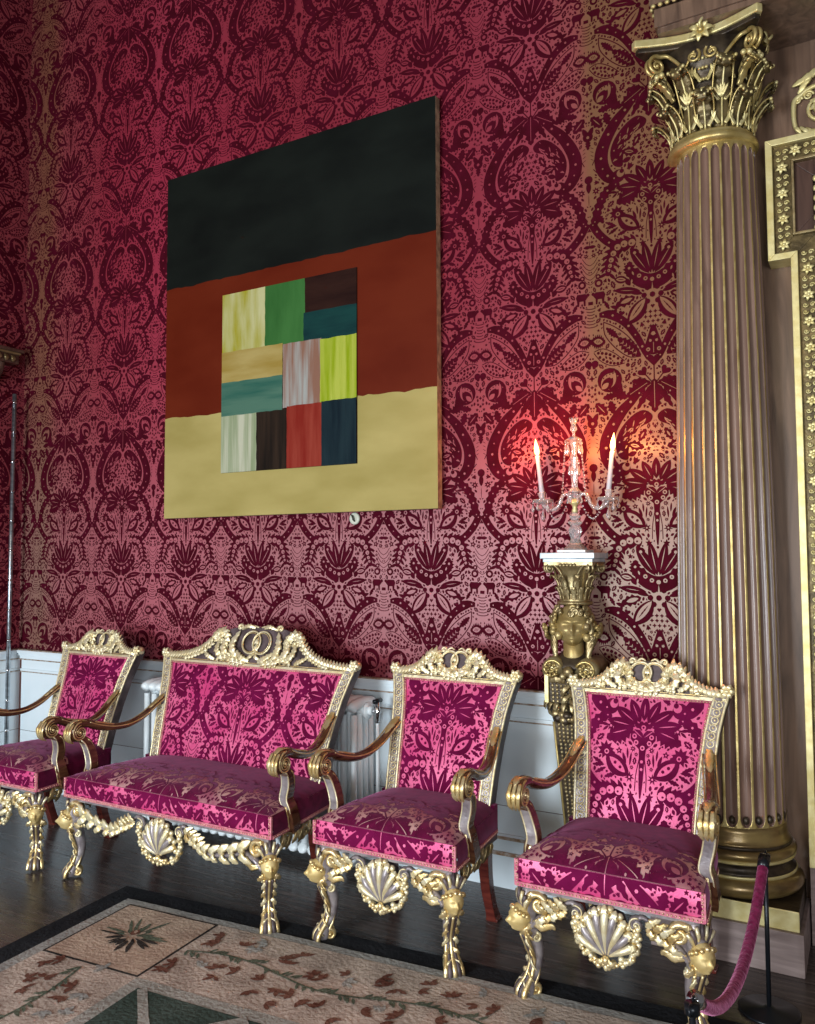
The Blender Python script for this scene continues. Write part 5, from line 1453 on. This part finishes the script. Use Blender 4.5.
    for s in (-1, 1):
        mb.ring(W(s*.026*k_, cz, .010), Rr, .0048, XV, n_, 'pale_gilt', 26, 6); mb.ring(W(s*.026*k_, cz, .014), Rr*.86, .0022, XV, n_, 'gilt', 26, 4)
        # leafy scrolls either side of the rings
        for (x0_, h0_, x1_, h1_, x2_, h2_, w_) in (((.115, .03, .150, .10, .125, .178, .026), (.155, .03, .205, .085, .185, .160, .026), (.20, .03, .245, .07, .250, .125, .022), (.03, .022, .075, .040, .125, .075, .020), (.10, .018, .15, .028, .19, .055, .018), (.03, .195, .07, .205, .115, .188, .014), (.26, .02, .30, .04, .335, .06, .016)) if bench else
                                               ((.085, .02, .115, .065, .098, .112, .019), (.12, .022, .155, .05, .150, .09, .016), (.02, .018, .05, .028, .085, .050, .014), (.165, .02, .19, .035, .215, .05, .011))):
            mb.leaf([W(s*x0_, h0_, .006), W(s*x1_, h1_, .020), W(s*x2_, h2_, .008)], AFn, w_, 'pale_gilt', 6, h=.4, cut=.5)
        sc = H*(.40 if bench else .36)
        mb.scroll(W(s*(sc), hm_*.62), XV*s, n_, .032*k_, .006, PI*1.2, -1.3, .009*k_, 'pale_gilt', n=18, lead=[W(s*(sc-.03*k_), .02), W(s*(sc-.05*k_), .045)])
        for q in range(7):
            a = .2+q*.52; c0 = W(s*(sc+.018*k_*cos(a)), hm_*.62+.018*k_*sin(a), .004); c1 = W(s*(sc+.036*k_*cos(a+.2)), hm_*.62+.036*k_*sin(a+.2), .016); c2 = W(s*(sc+.050*k_*cos(a+.55)), hm_*.62+.050*k_*sin(a+.55), .006)
            mb.leaf([c0, c1, c2], AFn, .0155*k_, 'pale_gilt', 4, h=.6, cut=.45)
        for q in range(6 if bench else 5):
            x = sc*.95-q*.022*k_; h = .035+.010*q*(1 if q < 3 else .2)-.006*q
            mb.leaf([W(s*x, h+.02, .004), W(s*(x-.012), h, .016), W(s*(x-.034), h+.004, .006)], AFn, .015*k_, 'pale_gilt', 3, h=.6)
            mb.leaf([W(s*x, h+.01, .004), W(s*(x+.006), h-.012, .014), W(s*(x+.002), h-.028, .006)], AFn, .009, 'pale_gilt', 2, h=.6)
        mb.scroll(W(s*H*.22, hm_-.006), XV*s, n_, .016*k_, .004, PI*1.1, -1.1, .006*k_, 'pale_gilt', n=12, lead=[W(s*.01, hm_-.002), W(s*H*.1, hm_+.006)])
        mb.leaf([W(s*.004, .05*k_, .01), W(s*.02, .035*k_, .02), W(s*.042, .026*k_, .008)], AFn, .012, 'pale_gilt', 3)
    for q in (-1, 0, 1): mb.leaf([W(0, cz+.018*k_, .006), W(q*.006, cz+.005, .014), W(q*.014, cz-.010*k_, .008)], AFn, .007, 'pale_gilt', 1, n=6)
    for q in (-1, 0, 1): mb.leaf([W(0, cz-.010, .006), W(q*.008, cz-.024*k_, .014), W(q*.018, cz-.036*k_, .008)], AFn, .008, 'pale_gilt', 1, n=6)
    mb.build('gilded_foliage', cr)
    # -- front apron with shell
    yf = -.447
    mb = MB(); V_ = lambda x, z, f=0.: Vector((x, yf-f, z))
    mb.prism([(-hwF+.03, zB-.003), (hwF-.03, zB-.003), (hwF-.03, zB-.016), (-hwF+.03, zB-.016)], (0, yf-.004, 0), XV, ZV, (0, .016, 0), 'silvered')
    for s in (-1, 1):
        xo = hwF-.075    # next to the leg
        mb.scroll(V_(s*xo, .322), XV*s, ZV, .040, .006, PI*.15, 1.35, .0135, 'gilt', n=24, lead=[V_(s*(xo+.03), .235), V_(s*(xo+.045), .28)], flat=(1, 1.5))
        mb.leaf([V_(s*(xo+.02), .262, .006), V_(s*(xo-.012), .255, .016), V_(s*(xo-.045), .262, .008), V_(s*(xo-.058), .250, .004)], AF, .016, 'gilt', 3)
        mb.tube(smooth_path([V_(s*(xo+.025), .245), V_(s*(xo-.005), .278), V_(s*(xo-.045), .292), V_(s*(xo-.08), .315)], 14), [.008, .012, .010, .008], 'silvered', 7, up=(0, 1, 0), flat=(1, 1.5))
        if bench:
            xi = .12
            A_ = [V_(s*(xo-.06), .300), V_(s*(xo-.16), .275), V_(s*(xo-.26), .262), V_(s*(xi+.10), .285), V_(s*(xi+.05), .335)]
            mb.tube(smooth_path(A_, 30), [.008, .012, .013, .012, .010], 'silvered', 8, up=(0, 1, 0), flat=(1, 1.6))
            for q in range(7):
                t = q/6.; p = lerp_path([Vector(v) for v in A_], .05+.75*t)+Vector((0, -.012, .004))
                sz = 1-.45*t
                mb.leaf([p, p+Vector((s*.012, -.014, .030*sz)), p+Vector((s*(.05+.012*(q % 2))*sz, -.004, .058*sz))], AF, .026*sz, 'pale_gilt', 3, h=.55)
                mb.leaf([p, p+Vector((s*.016, -.014, -.014*sz)), p+Vector((s*(.058-.014*(q % 2))*sz, -.004, -.034*sz))], AF, .021*sz, 'pale_gilt', 3, h=.55)
        else: xi = .098
        mb.scroll(V_(s*xi, .325), XV*s, ZV, .024, .005, PI*.4, 1.4, .009, 'silvered', n=22, lead=[V_(s*(xo-.07), .30) if not bench else V_(s*(xi+.09), .30), V_(s*(xi+.045), .338), V_(s*(xi+.02), .352)], flat=(1, 1.5))
        mb.scroll(V_(s*xi, .325, .014), XV*s, ZV, .026, .005, PI*.4, 1.4, .003, 'pale_gilt', n=22, eye=True)
        for q in range(4): p = V_(s*(xi+.035+.022*q), .325-.010*q, .01); mb.leaf([p, p+Vector((s*.016, -.012, .022)), p+Vector((s*.044, 0, .034))], AF, .015, 'gilt' if q % 2 else 'pale_gilt', 4, h=.35, cut=.5); mb.leaf([p, p+Vector((s*.018, -.012, -.018)), p+Vector((s*.046, 0, -.030))], AF, .015, 'pale_gilt' if q % 2 else 'gilt', 4, h=.35, cut=.5)
        # garland
        R = random.Random(21)
        G_ = smooth_path([V_(s*xi, .315), V_(s*(xi+.004), .27), V_(s*(xi-.016), .225), V_(s*(xi-.055), .192), V_(s*.008, .180)], 13)
        for p in G_:
            for q in range(3):
                r = R.uniform(.007, .012); mb.ball(p+Vector((R.uniform(-.009, .009), R.uniform(-.016, .0), R.uniform(-.008, .008))), r, 'pale_gilt' if R.random() < .7 else 'gilt', 7, 5)
    ap = mb.build('front_apron', root)
    mb = MB(); nb = 9
    bz = .212
    for k in range(nb):
        a = (k-(nb-1)/2)/((nb-1)/2)*1.18; L0 = .140-.018*abs(a)
        dv = Vector((sin(a)*.78, 0, cos(a)))
        pts = [V_(0, bz, .008)+dv*.0+Vector((sin(a)*.010, 0, 0)), V_(0, bz, .024)+dv*L0*.4, V_(0, bz, .026)+dv*L0*.75, V_(0, bz, .016)+dv*L0]
        mb.tube(smooth_path(pts, 10), [.006, .009, .0125, .0150], 'pale_gilt' if k % 2 == 0 else 'silvered', 7)
        e = V_(0, bz, .016)+dv*(L0+.002); mb.ball(e, (.0185, .012, .0150), 'gilt', 9, 6); mb.leaf([e-dv*.018, e+Vector((0, -.012, 0)), e+dv*.020], AF, .017, 'pale_gilt', 3, h=.4, cut=.5); mb.ball(V_(0, bz, .010)+Vector((sin(a+.13)*.8, 0, cos(a+.13)))*(L0+.008), .0125, 'pale_gilt', 7, 5)
    mb.prism([(-.055, .25), (-.072, .30), (-.055, .35), (0, .365), (.055, .35), (.072, .30), (.055, .25), (0, .205)], (0, yf-.004, 0), XV, ZV, (0, .014, 0), 'carved_dark')
    mb.ball(V_(0, .198, .018), (.013, .012, .016), 'gilt', 9, 6); mb.ball(V_(0, .176, .016), (.008, .008, .012), 'pale_gilt', 8, 5)
    for q in (-1, 1): mb.leaf([V_(0, .205, .014), V_(q*.018, .192, .022), V_(q*.034, .198, .012)], AF, .012, 'gilt', 2)
    mb.build('shell', ap)
    return root

G_ARM = 'gilded armchairs with crimson velvet along the damask wall'
chair = make_seating('armchair', 'gilded crimson velvet armchair in front of the fluted column, rightmost of the row', 'armchair', G_ARM)
chair.location = (-.785, -.41, 0)
for x, y, rz, lab in ((-1.635, -.41, 0, 'gilded crimson velvet armchair between the settee and the bust pedestal'), (-3.845, -.485, 0, 'gilded crimson velvet armchair left of the settee, cut by the picture edge')):
    c = copy_tree(chair); c.location = (x, y, 0); c.rotation_euler = (0, 0, rz); c['label'] = lab
st_ = make_seating('settee', 'wide gilded two-seat settee in crimson cut velvet below the abstract painting', 'settee', None, True)
st_.location = (-2.735, -.465, 0)

# ------------------------------------------------------------------ rope barrier
def stanchion(x, y, lab):
    r = empty('barrier_post', (x, y, 0), lab, 'barrier post', 'slim black posts of the rope barrier')
    mb = MB(); mb.lathe([(.001, 0), (.095, 0), (.097, .006), (.09, .010), (.02, .014), (.012, .02), (.001, .02)], (0, 0, 0), 'black_metal', 36); mb.build('base_plate', r)
    mb = MB(); mb.tube([(0, 0, .012), (0, 0, .495)], .0075, 'black_metal', 12); mb.build('rod', r)
    mb = MB(); mb.tube([(0, 0, .485), (0, 0, .508)], .017, 'black_metal', 16); mb.ring((0, -.02, .50), .012, .003, YV, ZV, 'black_metal', 14, 6); mb.ring((0, .02, .50), .012, .003, YV, ZV, 'black_metal', 14, 6); mb.build('cap', r)
S1 = (-.338, -.545); S2 = (-.377, -1.604)
stanchion(*S1, 'slim black barrier post standing before the column plinth')
stanchion(*S2, 'slim black barrier post at the bottom edge nearest the viewer, top only')
rp = empty('barrier_rope', (S1[0], S1[1], 0), 'dark crimson velvet barrier rope sagging between the two posts', 'rope')
mb = MB(); a = Vector((0, -.035, .498)); b = Vector((S2[0]-S1[0], S2[1]-S1[1]+.045, .495)); n = 40
P_ = []
for i in range(n+1):
    t = i/n; p = a.lerp(b, t); p.z -= .17*4*t*(1-t); P_.append(p)
mb.tube(P_, [.013]+[.0165]*(n-1)+[.013], 'rope_velvet', 14); mb.build('velvet_rope', rp)
for p, q in ((P_[0], P_[1]), (P_[-1], P_[-2])):
    mb = MB(); d = (q-p).normalized(); mb.tube([p-d*.012, p+d*.03], .0185, 'black_metal' if p is P_[0] else 'chrome', 14); mb.ball(p-d*.018, .008, 'chrome', 8, 6); mb.build('end_clip', rp)

# ------------------------------------------------------------------ light
def area(name, loc, rot, sx, sy, power, col):
    l = bpy.data.lights.new(name, 'AREA'); l.shape = 'RECTANGLE'; l.size = sx; l.size_y = sy; l.energy = power; l.color = col
    o = bpy.data.objects.new(name, l); COL.objects.link(o); o.location = loc; o.rotation_euler = rot; return o
area('window_light', (-2.6, -6.6, 1.25), (math.radians(90), 0, 0), 1.5, 1.9, 350, (.84, .93, 1.0))
area('window_light', (1.6, -6.6, 1.25), (math.radians(90), 0, math.radians(12)), 1.5, 1.9, 150, (.92, .96, 1.0))
area('upper_blind_light', (-1.8, -6.5, 3.5), (math.radians(86), 0, 0), 3.4, 1.2, 42, (1.0, .78, .52))
for s_, en in ((-1, 6.5), (1, 5.0)):
    l = bpy.data.lights.new('candle_light', 'POINT'); l.energy = en; l.color = (1.0, .22, .06) if s_ < 0 else (1.0, .36, .10); l.shadow_soft_size = .012
    o = bpy.data.objects.new('candle_light', l); COL.objects.link(o); o.location = (hx+.008+s_*(CPX+.028), hy-.030, 1.515+.232+.24)
w = bpy.data.worlds.new('world'); SC.world = w; w.use_nodes = True
w.node_tree.nodes['Background'].inputs[0].default_value = (.85, .80, .82, 1); w.node_tree.nodes['Background'].inputs[1].default_value = .15
